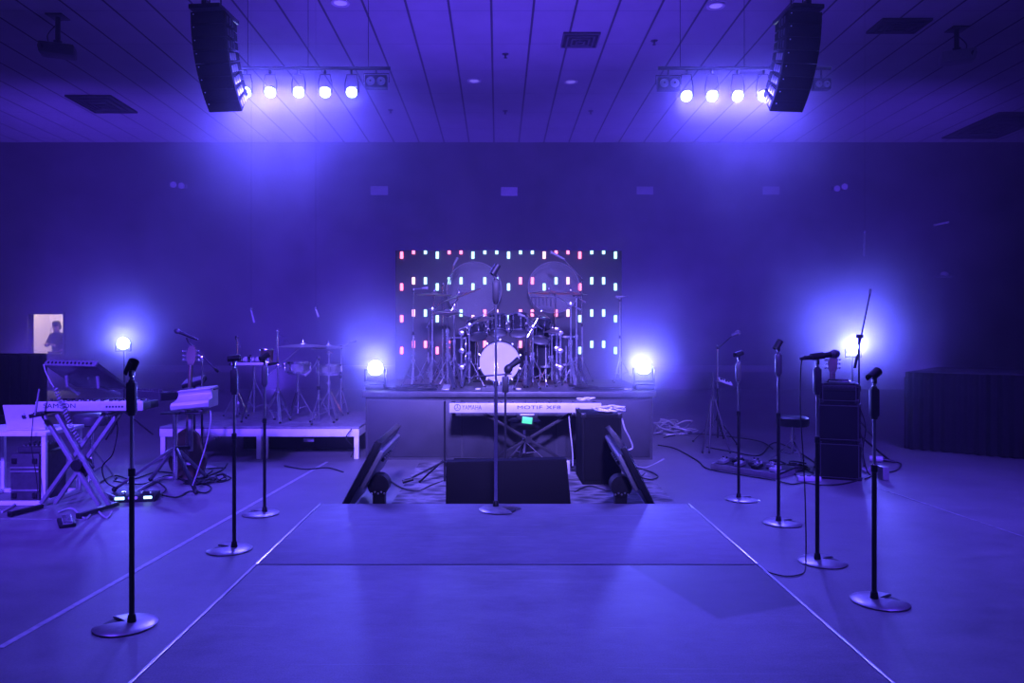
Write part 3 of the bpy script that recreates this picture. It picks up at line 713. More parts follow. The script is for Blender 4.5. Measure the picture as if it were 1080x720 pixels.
# floor wedge
D = 5.3; wl, wr = P(470, 0, D).x, P(603, 0, D).x
prof = [(0, 0), (0, .22), (.08, .355), (.30, .30), (.46, .10), (.46, 0)]
root = thing('floor_monitor_wedge', 'wide black floor monitor wedge behind the walkway edge', 'loudspeaker', ((wl + wr) / 2, D, .0095))
ww = wr - wl
prof = [(0, 0), (.03, .365), (.1, .375), (.46, .14), (.46, 0)]
b = MB(); a = [b.bm.verts.new((-ww / 2, y, z)) for y, z in prof]; c = [b.bm.verts.new((ww / 2 - z * .09, y, z + (.022 if z > .2 else 0))) for y, z in prof]
b.bridge(a, c); b.face(a[::-1]); b.face(c); b.build('cabinet', TOLEX, root, bevel=.008)
MB().box((ww / 2 - .022, .06, .325), (.03, .03, .1), bev=.008).build('side_handle', PANEL, root)
b = MB(); b.box((0, .30, .272), (ww - .1, .36, .014), (-.578, 0, 0), bev=.004); b.build('grille', GRILLE, root)

# tilted screens on posts either side of the walkway end
def tilted_tv(label, n_top, f_top, n_bot, Dn, Df, s):
    """n_top / f_top: pixels of the near and far top corners; n_bot: pixel of the near bottom edge where the walkway hides it"""
    A = P(*n_top, Dn); B = P(*f_top, Df); C0 = P(*n_bot, Dn)
    dn = (C0 - A).normalized(); ln = (A.z - .05) / -dn.z
    C = A + dn * ln
    u = (B - A); Lg = u.length; u.normalize()
    v = (C - A) - u * (C - A).dot(u); Hh = v.length; v.normalize()
    nrm = u.cross(v); nrm = nrm if nrm.x * s > 0 else -nrm      # screen side: outwards
    o = A + u * Lg / 2 + v * Hh / 2
    base = Vector((o.x - s * .1, o.y, .0095))
    root = thing('tilted_screen', label, 'monitor', base)
    R = Matrix((u, v, nrm)).transposed().to_4x4(); M = Matrix.Translation(o - base) @ R
    MB().box((0, 0, -.022), (Lg, Hh, .042), bev=.008, M=M).build('frame', BLKM, root)
    MB().box((0, 0, .001), (Lg - .03, Hh - .03, .006), bev=.002, M=M).build('screen_glass', mat('dark_glass', (.008, .008, .01), .12, noise=.1), root)
    MB().box((0, -Hh * .16, -.06), (Lg * .9, Hh * .5, .045), bev=.02, M=M).build('rear_housing', GREY, root)
    for k in range(5): MB().box((-Lg * .3 + k * .08, -Hh * .28, -.092), (.05, .03, .02), bev=.004, M=M).build('rear_socket', DGREY, root)
    # post and knuckle
    hub = M @ Vector((-Lg * .26, .02, -.12)); pz = Vector((hub.x - s * .03, hub.y, 0))
    MB().box((hub.x - s * .03, hub.y, (hub.z - .04) / 2 + .0), (.085, .085, hub.z - .04), bev=.01).build('post', BLACK, root)
    k = MB().cyl((hub.x - s * .03, hub.y - .06, hub.z), (hub.x - s * .03, hub.y + .06, hub.z), .075, seg=24)
    k.bar(hub + Vector((-s * .02, 0, 0)), M @ Vector((-Lg * .26, 0, -.07)), .1, .06, .006); k.build('tilt_joint', BLACK, root)
    MB().box((hub.x - s * .03, hub.y, .013), (.42, .36, .024), bev=.006).build('base_plate', BLKM, root)
    bl = MB()
    for i in range(5): bl.sph((hub.x - s * .03 + (i - 2) * .022, hub.y - .062, hub.z - .055 + .01 * (i % 2)), .007, seg=8)
    bl.build('bolts', ALU, root)
    return root
tilted_tv('tilted black screen on a post at the left end of the walkway', (397, 464), (418, 446), (361, 531), 4.98, 5.98, -1)
tilted_tv('tilted black screen on a post at the right end of the walkway', (660, 470), (643, 448), (690, 531), 4.98, 6.05, 1)

# low stand with boom left of the wedge
D = 6.4
p = P(469, 0, D); root = thing('boom_stand', 'thin black boom stand left of the floor wedge, boom lying low', 'microphone stand', (p.x, D, .0095))
MB().cyl((0, 0, .02), (0, 0, CH + (355 - 424) * D / F), .009, seg=10).build('pole', BLKM, root)
legs3(root, .2, .22, BLKM, .008, .9)
q = P(427, 516, D - .2) - Vector((p.x, D, 0)); q.z = .06
MB().cyl((.01, -.01, .2), q, .009, seg=8).cyl(q + Vector((-.02, 0, -.005)), q + Vector((.07, .01, .02)), .018, seg=10).build('boom', BLKM, root)
# ------------------------------------------------------------------ lit screen behind the drums
D = 10.4
a, c = P(417, 264, D), P(656, 264, D); zb0 = .3
root = thing('led_screen', 'dark wall panel dotted with red and cyan lights behind the drum kit', 'screen', ((a.x + c.x) / 2, D, 0))
W_, Ht = c.x - a.x, a.z - zb0
MB().box((0, .06, zb0 + Ht / 2), (W_, .1, Ht), bev=.006).build('panel', mat('screen_panel', (.032, .032, .034), .65, noise=.08, scale=6), root)
fr = MB()
for x in (-W_ / 2 + .1, 0, W_ / 2 - .1): fr.box((x, .16, (zb0 + Ht) / 2 - .05), (.06, .06, zb0 + Ht - .1)).box((x, .26, .02), (.06, .4, .04))
fr.build('rear_frame', BLKM, root)
ROWS = ['RRRR', 'RPPR', 'CCCR', 'CCCR', 'RCCR', 'RCCC', 'CCWC', 'CCRR', 'CCPC', 'CCCC', 'CRRR', 'CRRR', 'PCCR', 'RCRR', 'RPPR', 'RRCC', 'CCCC', 'CCCC', 'CCCC']
proto = {}
for i, cs_ in enumerate(ROWS):
    px = 423.6 + i * 12.53
    ys = (269, 302.5, 336, 369.5) if i % 3 == 0 else (265.7, 296, 330, 363)
    for j, ch in enumerate(cs_):
        p = P(px, ys[j], D) - Vector((root.location.x, D, 0))
        short = (i % 3 and j == 0)
        key = (ch, bool(short))
        if key not in proto:
            o = MB().box((0, 0, 0), (.042, .02, .05 if short else .1), bev=.008).build('light_bar', {'R': LEDR, 'P': LEDP, 'C': LEDC, 'W': LEDP}[ch], root)
            proto[key] = o
        else:
            o = proto[key].copy(); COL.objects.link(o); o.parent = root
        o.location = (p.x, -.001, p.z - (.0 if not short else .005))

# translucent discs
m = bpy.data.materials.new('clear_acrylic'); m.use_nodes = True
nt = m.node_tree; b = nt.nodes['Principled BSDF']; b.inputs['Base Color'].default_value = (.5, .5, .55, 1); b.inputs['Roughness'].default_value = .35
nz = nt.nodes.new('ShaderNodeTexNoise'); nz.inputs['Scale'].default_value = 5
mr = nt.nodes.new('ShaderNodeMapRange'); mr.inputs['To Min'].default_value = .05; mr.inputs['To Max'].default_value = .09
nt.links.new(nz.outputs['Fac'], mr.inputs['Value']); nt.links.new(mr.outputs['Result'], b.inputs['Alpha'])
CLEAR = m
def gong(label, px, py, rpx):
    D = 10.16; p = P(px, py, D); r = rpx * D / F
    root = thing('clear_disc', label, 'disc', (p.x, D, .0), 0, 'pale see-through discs')
    MB().lathe([(.0005, .004), (r * .97, .004), (r, .0), (r * .97, -.004), (.0005, -.004)], 48, M4((0, 0, p.z), (PI / 2, 0, 0))).build('disc', CLEAR, root)
    MB().tube([(r * 1.0 * math.cos(k * PI / 24), 0, p.z + r * math.sin(k * PI / 24)) for k in range(49)], .006, 6).build('rim', GREY, root)
    MB().cyl((0, .02, .02), (0, .02, p.z - r), .012, seg=8).build('pole', BLKM, root)
    legs3(root, .3, .19, BLKM, .008, PI / 2)
gong('pale see-through round disc standing behind the drums, nearer the centre microphone', 500, 305, 29)
gong('pale see-through round disc behind the drums on the side of the slanting boom', 584, 303, 27)

# ------------------------------------------------------------------ drum kit on the riser (top at .71)
Z0 = .7105
def drum(b_, R, r, h, n=8, hoop=True):
    """shell along local z, centred; returns meshes added to builders in b_ = dict"""
    b_['shell'].lathe([(r, -h / 2), (r, h / 2), (r - .006, h / 2), (r - .006, -h / 2), (r, -h / 2)], 32, R)
    for s in (-1, 1):
        b_['head'].append(MB().lathe([(.0005, s * (h / 2 + .002)), (r * .99, s * (h / 2 + .001)), (r * .99, s * (h / 2 - .004)), (.0005, s * (h / 2 - .004))], 32, R))
        b_['hoop'].append(MB().lathe([(r + .002, s * h / 2 - .012), (r + .012, s * h / 2 - .012), (r + .012, s * h / 2 + .012), (r + .002, s * h / 2 + .012), (r + .002, s * h / 2 - .012)], 32, R))
    for k in range(n):
        a = 2 * PI * k / n + .2
        q = MB(); b_['set'].append(q)
        for s in (-1, 1): q.box((r + .01, 0, s * h * .22), (.02, .02, .05), bev=.004, M=R @ M4((0, 0, 0), (0, 0, a)))
        q.cyl(((r + .014) * math.cos(a), (r + .014) * math.sin(a), -h / 2), ((r + .014) * math.cos(a), (r + .014) * math.sin(a), h / 2), .004, seg=6, M=R)
def finish(b_, root, mats):
    b_['shell'].build('shell', mats.get('shell', CHROME), root)
    for v in b_['head']: v.build('drum_head', mats.get('head', CHROME), root)
    for v in b_['hoop']: v.build('hoop', CHROME, root)
    for v in b_['set']: v.build('tension_lug', CHROME, root)
def newb(): return {'shell': MB(), 'head': [], 'hoop': [], 'set': []}
# bass drum
D = 8.78; p = P(527, 383, D); r = 21.6 * D / F
root = thing('bass_drum', 'bass drum with a plain white front head in the middle of the kit', 'drum', (p.x, D, Z0))
zc = r + .028
R = M4((0, .22, zc), (PI / 2, 0, 0))
MB().lathe([(r, -.22), (r, .2), (r - .008, .2), (r - .008, -.22), (r, -.22)], 48, R).build('shell', WRAP, root)
MB().lathe([(.0005, .206), (r * .985, .204), (r * .985, .2), (.0005, .2)], 48, R).build('front_head', HEADM, root)
MB().lathe([(.0005, -.206), (r * .985, -.204), (r * .985, -.2), (.0005, -.2)], 48, R).build('rear_head', HEADM, root)
for s in (-1, 1):
    MB().lathe([(r - .004, s * .205 - .022), (r + .012, s * .205 - .022), (r + .012, s * .205 + .018), (r - .004, s * .205 + .018), (r - .004, s * .205 - .022)], 48, R).build('hoop', BLACK, root)
for k in range(10):
    a = 2 * PI * k / 10 + .3; lg = rd = MB()
    for s in (-1, 1): lg.box((r + .012, 0, s * .1), (.024, .022, .06), bev=.004, M=R @ M4((0, 0, 0), (0, 0, a)))
    rd.cyl(((r + .018) * math.cos(a), (r + .018) * math.sin(a), -.2), ((r + .018) * math.cos(a), (r + .018) * math.sin(a), .225), .005, seg=6, M=R)
    rd.box((r + .012, 0, .222), (.03, .02, .012), bev=.003, M=R @ M4((0, 0, 0), (0, 0, a)))
    lg.build('tension_lug', CHROME, root)
for s in (-1, 1): MB().cyl((s * r * .9, .15, zc * .8), (s * (r + .14), .02, .008), .008, seg=8).build('spur', CHROME, root)

def tom(label, px, py, D, rpx, h, tiltx, tiltz=0, stand=True):
    p = P(px, py, D); r = rpx * D / F
    root = thing('rack_tom', label, 'drum', (p.x, D + .1, Z0), 0, 'rack toms of the drum kit')
    R = M4((0, -.1, p.z - Z0), (tiltx, tiltz, 0)); b_ = newb(); drum(b_, R, r, h, 8); finish(b_, root, {'shell': WRAP, 'head': HEADM})
    c = R @ Vector((0, 0, 0))
    MB().cyl((0, r + .1, .0 + .02), (0, r + .1, p.z - Z0), .012, seg=10).cyl((0, r + .1, p.z - Z0 - .02), (0, c.y + r * .95, p.z - Z0 - .02), .012, seg=8).build('mount_post', CHROME, root)
    lr = bpy.data.objects  # tripod
    MB().lathe([(.0005, 0), (.06, 0), (.06, .012), (.02, .03), (.0005, .03)], 20, M4((0, r + .1, .001))).build('foot_plate', BLKM, root)
tom('smallest rack tom at the left end of the row above the bass drum', 503, 347, 9.0, 9.3, .2, -.4, -.15)
tom('rack tom just left of the centre stand, above the bass drum', 525, 342.5, 9.0, 9.3, .2, -.4)
tom('rack tom just right of the centre stand, above the bass drum', 547, 342.5, 9.0, 9.3, .22, -.4)
tom('rack tom at the right end of the row above the bass drum', 571, 349, 9.0, 9.3, .24, -.4, .15)
def floor_tom(label, px, D, rpx, ytop, ybot):
    r = rpx * D / F; zt = CH + (355 - ytop) * D / F - Z0; zb_ = CH + (355 - ybot) * D / F - Z0
    root = thing('floor_tom', label, 'drum', ((px - VX) * D / F, D, Z0), 0, 'floor toms of the drum kit')
    b_ = newb(); drum(b_, M4((0, 0, (zt + zb_) / 2)), r, zt - zb_, 8); finish(b_, root, {'shell': WRAP, 'head': HEADM})
    for k in range(3):
        a = .5 + 2 * PI * k / 3; x, y = (r + .03) * math.cos(a), (r + .03) * math.sin(a)
        o = MB().tube([(x, y, zt * .8), (x, y, zb_ * .5), (x * 1.06, y * 1.06, .012)], .007, 6).build('leg', CHROME, root)
floor_tom('deep floor tom left of the white bass drum', 489, 9.35, 14, 356, 384)
floor_tom('deep floor tom right of the white bass drum', 575, 9.35, 15, 353, 386)
floor_tom('outer floor tom at the right side of the kit', 596, 9.3, 12, 355, 384)

def tripod_base(root, r=.26, z=.33, n=3, a0=.3, m=CHROME, double=True):
    for k in range(n):
        a = a0 + 2 * PI * k / n; c, s = math.cos(a), math.sin(a); px_, py_ = -s * .009, c * .009
        b = MB()
        for q in ((1, -1) if double else (0,)):
            b.bar((.018 * c + px_ * q, .018 * s + py_ * q, z), (r * c + px_ * q, r * s + py_ * q, .012), .014, .006)
        b.bar((.015 * c, .015 * s, z * .35), (r * .55 * c, r * .55 * s, z * .46), .012, .006)
        o = b.build('leg', m, root)
        MB().cyl((r * c, r * s, .002), (r * c, r * s, .022), .0125, seg=8).build('rubber_foot', CABLE, o)
    MB().cyl((0, 0, z - .02), (0, 0, z + .03), .024, seg=12).build('collar', m, root)
def cymbal_mesh(r, M):
    prof = [(.006, .03), (.02, .03), (.035, .018), (.05, .012), (r * .6, .004), (r, -.012), (r * .995, -.015), (r * .6, .0015), (.05, .009), (.006, .026)]
    return MB().lathe(prof, 40, M)
def cymbal_stand(label, px, D, ybend, cym, r, tilt=(0, 0), boom=True, z0=Z0, group='cymbal stands of the drum kit', cat='cymbal', second=None, rb=.17):
    """px: pole; ybend: pole top; cym: pixel of the cymbal's centre"""
    x = (px - VX) * D / F; zt = CH + (355 - ybend) * D / F - z0
    root = thing('cymbal_stand', label, cat, (x, D, z0), 0, group)
    MB().cyl((0, 0, .05), (0, 0, zt * .55), .0135, seg=12).build('lower_pole', CHROME, root)
    MB().cyl((0, 0, zt * .55), (0, 0, zt), .0095, seg=10).build('upper_pole', CHROME, root)
    k = MB().cyl((0, 0, zt * .55 - .03), (0, 0, zt * .55 + .02), .021, seg=12).cyl((-.03, -.012, zt * .55), (.02, -.012, zt * .55), .008, seg=8)
    k.build('clamp', CHROME, root)
    MB().box((0, 0, zt), (.035, .04, .05), bev=.008).cyl((-.04, 0, zt), (.04, 0, zt), .012, seg=8).build('clamp', CHROME, root)
    tripod_base(root, rb, .3, a0=rad.uniform(0, 2))
    q = P(*cym, D) - Vector((x, D, z0)); q.y += .03
    d = (q - Vector((0, 0, zt))).normalized() if boom else Vector((0, 0, 1))
    if boom: MB().cyl(Vector((0, 0, zt)) - d * .1, q, .0075, seg=8).cyl(Vector((0, 0, zt)) - d * .13, Vector((0, 0, zt)) - d * .09, .011, seg=8).build('boom_arm', CHROME, root)
    R = Matrix.Translation(q) @ Euler((tilt[1], tilt[0], 0)).to_matrix().to_4x4()
    o = cymbal_mesh(r, R).build('cymbal', BRONZE, root)
    MB().cyl((0, 0, .03), (0, 0, .075), .005, seg=6, M=R).cyl((0, 0, .032), (0, 0, .05), .014, .01, seg=10, M=R).build('wing_nut', CHROME, o)
    return root
cymbal_stand('cymbal stand at the left with a flat cymbal seen edge-on', 456, 9.0, 326, (458, 310), .22, (.03, .02))
cymbal_stand('cymbal stand left of centre with a steeply tilted large cymbal', 479, 8.62, 322, (485, 311), .27, (-.36, .05))
cymbal_stand('cymbal stand right of the kit with a long slanting boom', 602, 8.33, 321, (579, 308), .24, (.02, .02))
cymbal_stand('outermost right cymbal stand of the kit with a flat cymbal', 608, 8.8, 313, (602, 309), .2, (.02, .05))
cymbal_stand('low cymbal stand right of the bass drum with a small upturned cymbal', 582, 8.75, 352, (583, 349), .11, (0, .05), boom=False)
cymbal_stand('cymbal stand just right of the bass drum with a small splash cymbal', 562, 8.42, 345, (570, 331), .12, (.3, .1))
cymbal_stand('cymbal stand left of the bass drum with a dark small cymbal', 495, 8.3, 343, (511, 336), .13, (-.2, .1))
# hi-hat
D = 8.13; x = (472 - VX) * D / F; zt = CH + (355 - 327) * D / F - Z0
root = thing('hi_hat_stand', 'bright tall hi-hat stand at the left of the drum kit', 'cymbal', (x, D, Z0))
MB().cyl((0, 0, .05), (0, 0, zt * .75), .0145, seg=12).build('lower_pole', CHROME, root)
MB().cyl((0, 0, zt * .75), (0, 0, zt + .05), .006, seg=8).build('pull_rod', CHROME, root)
MB().cyl((0, 0, zt * .75 - .04), (0, 0, zt * .75 + .01), .022, seg=12).cyl((0, 0, zt * .4), (0, 0, zt * .4 + .05), .026, seg=12).build('collars', CHROME, root)
tripod_base(root, .17, .3, a0=1.0)
cymbal_mesh(.17, M4((0, 0, zt - .02))).build('top_cymbal', BRONZE, root); cymbal_mesh(.17, M4((0, 0, zt - .045), (PI, 0, 0))).build('bottom_cymbal', BRONZE, root)
MB().box((0, -.2, .028), (.08, .26, .014), (.12, 0, 0), bev=.004).build('foot_pedal', ALU, root)

def boom_mic(label, px, D, ypole, tail, tip, z0=Z0, cat='microphone stand', group='small boom stands around the drums', mr=.016, base='tripod', ml=.13, rb=.16):
    x = (px - VX) * D / F; zt = CH + (355 - ypole) * D / F - z0
    root = thing('boom_stand', label, cat, (x, D, z0), 0, group)
    MB().cyl((0, 0, .05), (0, 0, zt * .55), .0115, seg=10).build('lower_pole', CHROME if base == 'tripod' else BLKM, root)
    MB().cyl((0, 0, zt * .55), (0, 0, zt), .008, seg=8).build('upper_pole', CHROME, root)
    MB().box((0, -.005, zt), (.035, .035, .045), bev=.008).build('clamp', BLKM, root)
    MB().cyl((0, 0, zt * .55 - .02), (0, 0, zt * .55 + .02), .018, seg=10).build('clamp', BLKM, root)
    a = P(*tail, D) - Vector((x, D, z0)); b = P(*tip, D) - Vector((x, D, z0)); a.y = b.y = -.02
    MB().cyl(a, b, .0065, seg=8).build('boom', CHROME if base == 'tripod' else BLKM, root)
    tripod_base(root, rb, .28, a0=rad.uniform(0, 2), m=CHROME if base == 'tripod' else BLKM, double=False)
    if ml:
        d = (b - a); d.z *= .5; d.normalize()
        MB().cyl(b - d * .02, b + d * ml, mr * .7, mr, seg=12).sph(b + d * (ml + .008), mr * 1.2, seg=10).build('microphone', GREY, root)
    return root
boom_mic('tall thin boom stand with a microphone above the left cymbals', 467, 9.72, 300, (472, 306), (479, 279), ml=.08)
boom_mic('leftmost slim microphone stand of the kit, in front of the red lights', 436, 8.5, 306, (437, 305), (447, 304), ml=.03)
boom_mic('boom stand at the right of the kit with a microphone lying across the top lights', 614, 9.3, 294, (614, 294), (594, 273), mr=.02, ml=.16)
boom_mic('slim boom stand with a short arm standing outside the right edge of the screen', 654, 9.2, 316, (663, 312), (656, 313), ml=.06)
boom_mic('short boom stand left of the bass drum reaching over the floor tom', 452, 9.4, 343, (450, 346), (463, 320), ml=0)
boom_mic('short boom stand by the right rack toms', 555, 8.03, 342, (572, 347), (552, 333), ml=.04)
# upright tubes and clamps of the rack around the drums
root = thing('drum_rack', 'chrome tube rack standing in front of the floor toms', 'drum hardware', ((535 - VX) * 9.05 / F, 9.05, Z0))
for px, y in ((487, 349), (587, 345), (591, 349)):
    xx = (px - 535) * 9.05 / F; zt = CH + (355 - y) * 9.05 / F - Z0
    MB().cyl((xx, 0, .03), (xx, 0, zt), .018, seg=12).build('upright_tube', CHROME, root)
    MB().box((xx, 0, .014), (.07, .12, .026), bev=.008).build('foot', BLKM, root)
    for f in (.3, .62, .96): MB().box((xx, 0, zt * f), (.06, .06, .055), bev=.012).cyl((xx - .04, -.02, zt * f), (xx + .04, -.02, zt * f), .008, seg=8).build('clamp', CHROME, root)
# tubular chimes cluster and small bells right of the toms
D = 9.62; p = P(573, 318, D)
root = thing('bell_tree', 'small rack of hanging metal bars above the right toms', 'percussion', (p.x, D, Z0))
MB().cyl((.16, .03, .03), (.16, .03, p.z - Z0 + .06), .009, seg=8).cyl((-.17, .03, p.z - Z0 + .06), (.17, .03, p.z - Z0 + .06), .008, seg=8).build('stand_bar', CHROME, root)
for k in range(7):
    xx = -.15 + k * .05; MB().cyl((xx, .03, p.z - Z0 + .05), (xx, .03, p.z - Z0 - .04 - .012 * (k % 3)), .007, seg=8).build('chime_bar', CHROME, root)
tripod_leg_z = None
for k in range(3):
    a = .4 + 2 * PI * k / 3; MB().cyl((.16, .03, .2), (.16 + .13 * math.cos(a), .03 + .13 * math.sin(a), .01), .007, seg=6).build('leg', CHROME, root)
heap('cable_pile', 'tangle of dark cables on the left front of the drum riser', (P(436, 0, 8.05).x, 7.83, Z0 + .002), .5, .2, .05, CABLE, 10, .006, 1.8, seed=2)
heap('cable_pile', 'tangle of dark cables on the right front of the drum riser', (P(640, 0, 8.05).x - .1, 7.86, Z0 + .002), .6, .2, .04, CABLE, 7, .006, 1.6, seed=12)
for lab, px in (('small pale box at the riser front left of the bass drum stand', 504), ('small pale box at the riser front right of the bass drum', 547), ('pale strip at the riser front near the right lamp', 660)):
    root = thing('stage_box', lab, 'box', (P(px, 0, 7.9).x, 7.9, Z0))
    MB().box((0, 0, .012), (.06 if px < 640 else .12, .05, .022), bev=.004).build('body', GREY, root); MB().box((0, -.026, .012), (.035, .004, .01)).build('front_strip', PANEL, root)

# ------------------------------------------------------------------ percussion on the low platforms (top at .34)
Z1 = .3405
D = 8.3; p = P(268, 378, D)
root = thing('percussion_table', 'small trap table with a padded top on the low platform', 'table', (p.x, D, Z1))
zt = p.z - Z1 - .06
MB().box((0, 0, zt), (.46, .3, .03), bev=.008).build('table_top', DFAB, root)
MB().box((0, -.156, zt + .004), (.4, .012, .03), bev=.004).build('front_edge', PANEL, root)
MB().cyl((-.0, 0, .1), (0, 0, zt - .016), .014, seg=10).build('pole', CHROME, root)
tripod_base(root, .22, .42, a0=.2, double=False)
kinds = ['maracas', 'shaker', 'cowbell', 'wood_block', 'tambourine', 'shaker', 'hand_drum']
ztop = Z1 + zt + .016
for k, (dx, px, lab) in enumerate(((-.2, 0, 'pale round shaker at the left end of the trap table'), (-.09, 0, 'small egg-shaped shaker on the trap table'), (-.03, 0, 'bright cowbell in the middle of the trap table'), (.045, 0, 'second pale shaker beside the cowbell on the trap table'), (.17, 0, 'bright bell at the right end of the trap table'))):
    nm = ('maraca', 'shaker', 'cowbell', 'shaker', 'bell')[k]
    root = thing(nm, lab, 'percussion', (p.x + dx, D - .03 + .02 * (k % 2), ztop), .5 * k, 'small instruments on the trap table')
    if nm == 'cowbell':
        MB().prism([(-.03, 0), (.03, 0), (.022, .07), (-.022, .07)], .05, M4((0, .025, 0), (PI / 2, 0, 0))).build('bell_body', CHROME, root); MB().box((0, 0, .078), (.02, .02, .014), bev=.003).build('mount', BLKM, root)
    elif nm == 'bell':
        MB().lathe([(.04, 0), (.036, .02), (.02, .05), (.001, .055)], 16).build('bell_body', CHROME, root); MB().cyl((0, 0, .055), (0, 0, .09), .008, seg=8).build('handle', WOOD, root)
    else:
        MB().sph((0, 0, .032), .032, (1, 1, 1), 12).build('body', PANEL, root); MB().cyl((.025, 0, .02), (.085, 0, .012), .009, seg=8).build('handle', WOOD, root)
root = thing('hand_drum', 'dark hand drum standing at the back of the trap table', 'drum', (p.x + .1, D + .135, ztop))
MB().lathe([(.065, 0), (.075, .1), (.08, .15), (.07, .15), (.001, .15)], 20).build('shell', WOOD, root); MB().lathe([(.001, .158), (.079, .157), (.083, .15), (.083, .135), (.081, .135)], 20).build('rim', CHROME, root)
# tall pole with triangle and boom
D = 8.1
cymbal_stand('tall pole on the low platform with a boom to a thin cymbal', 293, 8.15, 386, (319, 364), .26, (.0, .03), z0=Z1, group='cymbals on the low platform')
root = thing('triangle_stand', 'tall straight pole on the low platform carrying a hanging triangle', 'percussion', (P(293, 0, 8.85).x, 8.85, Z1))
zt = zat(349, 8.85, Z1)
MB().cyl((0, 0, .05), (0, 0, zt), .011, seg=10).sph((0, 0, zt), .022, seg=10).build('pole', CHROME, root)
xa_, xb_ = .04, .17; zA, zB = zat(357, 8.85, Z1), zat(367, 8.85, Z1)
MB().cyl((0, 0, zt - .05), (.1, -.01, zA + .02), .006, seg=6).build('arm', CHROME, root)
MB().tube([(.1, -.02, zA), (.17, -.02, zB), (.035, -.02, zB), (.092, -.02, zA - .012)], .006, 6).build('triangle', CHROME, root)
tripod_base(root, .17, .3, a0=.9)
cymbal_stand('cymbal stand at the right of the low platform with a small cymbal', 347, 8.4, 372, (346, 366), .2, (-.05, .02), boom=False, z0=Z1, group='cymbals on the low platform')
def timbale(label, px, D, ytop, ybot, rpx, stand_px):
    r = rpx * D / F; zt, zb_ = zat(ytop, D, Z1), zat(ybot, D, Z1)
    root = thing('timbale', label, 'drum', ((px - VX) * D / F, D, Z1), 0, 'shallow metal drums on the low platform')
    b_ = newb(); drum(b_, M4((0, 0, (zt + zb_) / 2)), r, zt - zb_, 6); finish(b_, root, {'shell': GREY, 'head': GREY})
    MB().cyl((0, 0, .05), (0, 0, zb_ + .02), .014, seg=10).box((0, 0, zb_ - .02), (r * 1.6, .03, .03), bev=.006).build('post', CHROME, root)
    tripod_base(root, .18, .3, a0=.4 + px)
timbale('shallow metal drum under the thin cymbal on the low platform', 314, 8.6, 382, 392, 12, 314)
timbale('shallow metal drum at the right end of the low platform', 347, 8.82, 385, 393, 12, 347)
boom_mic('chrome stand with a short boom between the shallow metal drums', 336, 8.0, 378, (336, 379), (327, 392), z0=Z1, ml=.05, group='stands on the low platform')
boom_mic('slim stand at the far right of the low platform near the left riser lamp', 360, 9.1, 366, (358, 368), (370, 361), z0=Z1, ml=.06, group='stands on the low platform')
boom_mic('thin stand left of the trap table on the low platform', 250, 8.8, 356, (250, 356), (254, 366), z0=Z1, ml=0, group='stands on the low platform')
def hanging_mic(label, top, bot, D, dx):
    a, b = P(*top, D), P(*bot, D)
    root = thing('ceiling_hung_microphone', label, 'microphone', (a.x, D, ZC), 0, 'small hanging microphones')
    MB().cyl((0, 0, -.001), (0, 0, a.z - ZC), .0009, seg=5).build('cord', CABLE, root)
    MB().cyl((0, 0, a.z - ZC), (b.x - a.x, 0, b.z - ZC), .010, .013, seg=10).build('microphone', PANEL, root)
    MB().lathe([(.001, 0), (.014, 0), (.014, .03), (.001, .035)], 10, M4((0, 0, a.z - ZC))).build('holder', CHROME, root)
hanging_mic('small hanging microphone above the trap table', (265, 327), (268, 340), 9.0, 0)
hanging_mic('small hanging microphone above the shallow metal drums', (333, 326), (336, 334), 9.0, 0)
hanging_mic('slim pale hanging microphone high above the amplifier stack', (912, 246), (911, 270), 9.6, 0)
# ------------------------------------------------------------------ left side: table with laptop, keyboard rig
D = 5.6
tx1 = P(48, 0, D).x; tx0 = tx1 - .66; tz = zat(455.5, D); ty0 = D; td = .5
root = thing('white_frame_table', 'small white square-tube table carrying the laptop at far left', 'table', ((tx0 + tx1) / 2, D + td / 2, 0))
w = tx1 - tx0
MB().box((0, 0, tz - .016), (w + .02, td + .02, .03), bev=.004).build('table_top', WHITE, root)
for sx in (-1, 1):
    for sy in (-1, 1): MB().box((sx * (w / 2 - .018), sy * (td / 2 - .018), (tz - .03) / 2), (.032, .032, tz - .032), bev=.004).build('leg', WHITE, root)
fr = MB()
for sy in (-1, 1): fr.box((0, sy * (td / 2 - .018), .018), (w - .07, .03, .032), bev=.003)
for sx in (-1, 1): fr.box((sx * (w / 2 - .018), 0, .018), (.03, td - .07, .032), bev=.003)
fr.build('bottom_rail', WHITE, root)
cs2 = PANEL
x0, x1 = P(12, 0, D + .1).x, P(42, 0, D + .1).x
root = thing('rack_case', 'black rack case with metal edges standing under the white table', 'case', ((x0 + x1) / 2, D + .27, 0))
cw = x1 - x0
MB().box((0, 0, .19), (cw, .36, .378), bev=.006).build('body', mat('case_laminate', (.06, .06, .065), .45, noise=.2, scale=30), root)
for z in (.10, .245, .275): MB().box((0, -.184, z), (cw, .01, .012), bev=.003).build('edge_rail', ALU, root)
for sx in (-1, 1):
    for z in (.06, .325): MB().box((sx * cw * .36, -.186, z), (.035, .014, .04), bev=.005).build('latch', BLKM, root)
root = thing('small_mixer', 'small mixer lying on the rack case under the white table', 'mixer', ((x0 + x1) / 2 + .02, D + .26, .388))
MB().box((0, 0, .025), (cw * .9, .28, .04), (.06, 0, 0), bev=.006).build('body', DGREY, root)
k = MB()
for i in range(6):
    for j in range(3): k.cyl((-.08 + .032 * i, -.08 + .07 * j, .04), (-.08 + .032 * i, -.08 + .07 * j, .062), .007, seg=8)
k.build('knobs', PANEL, root)
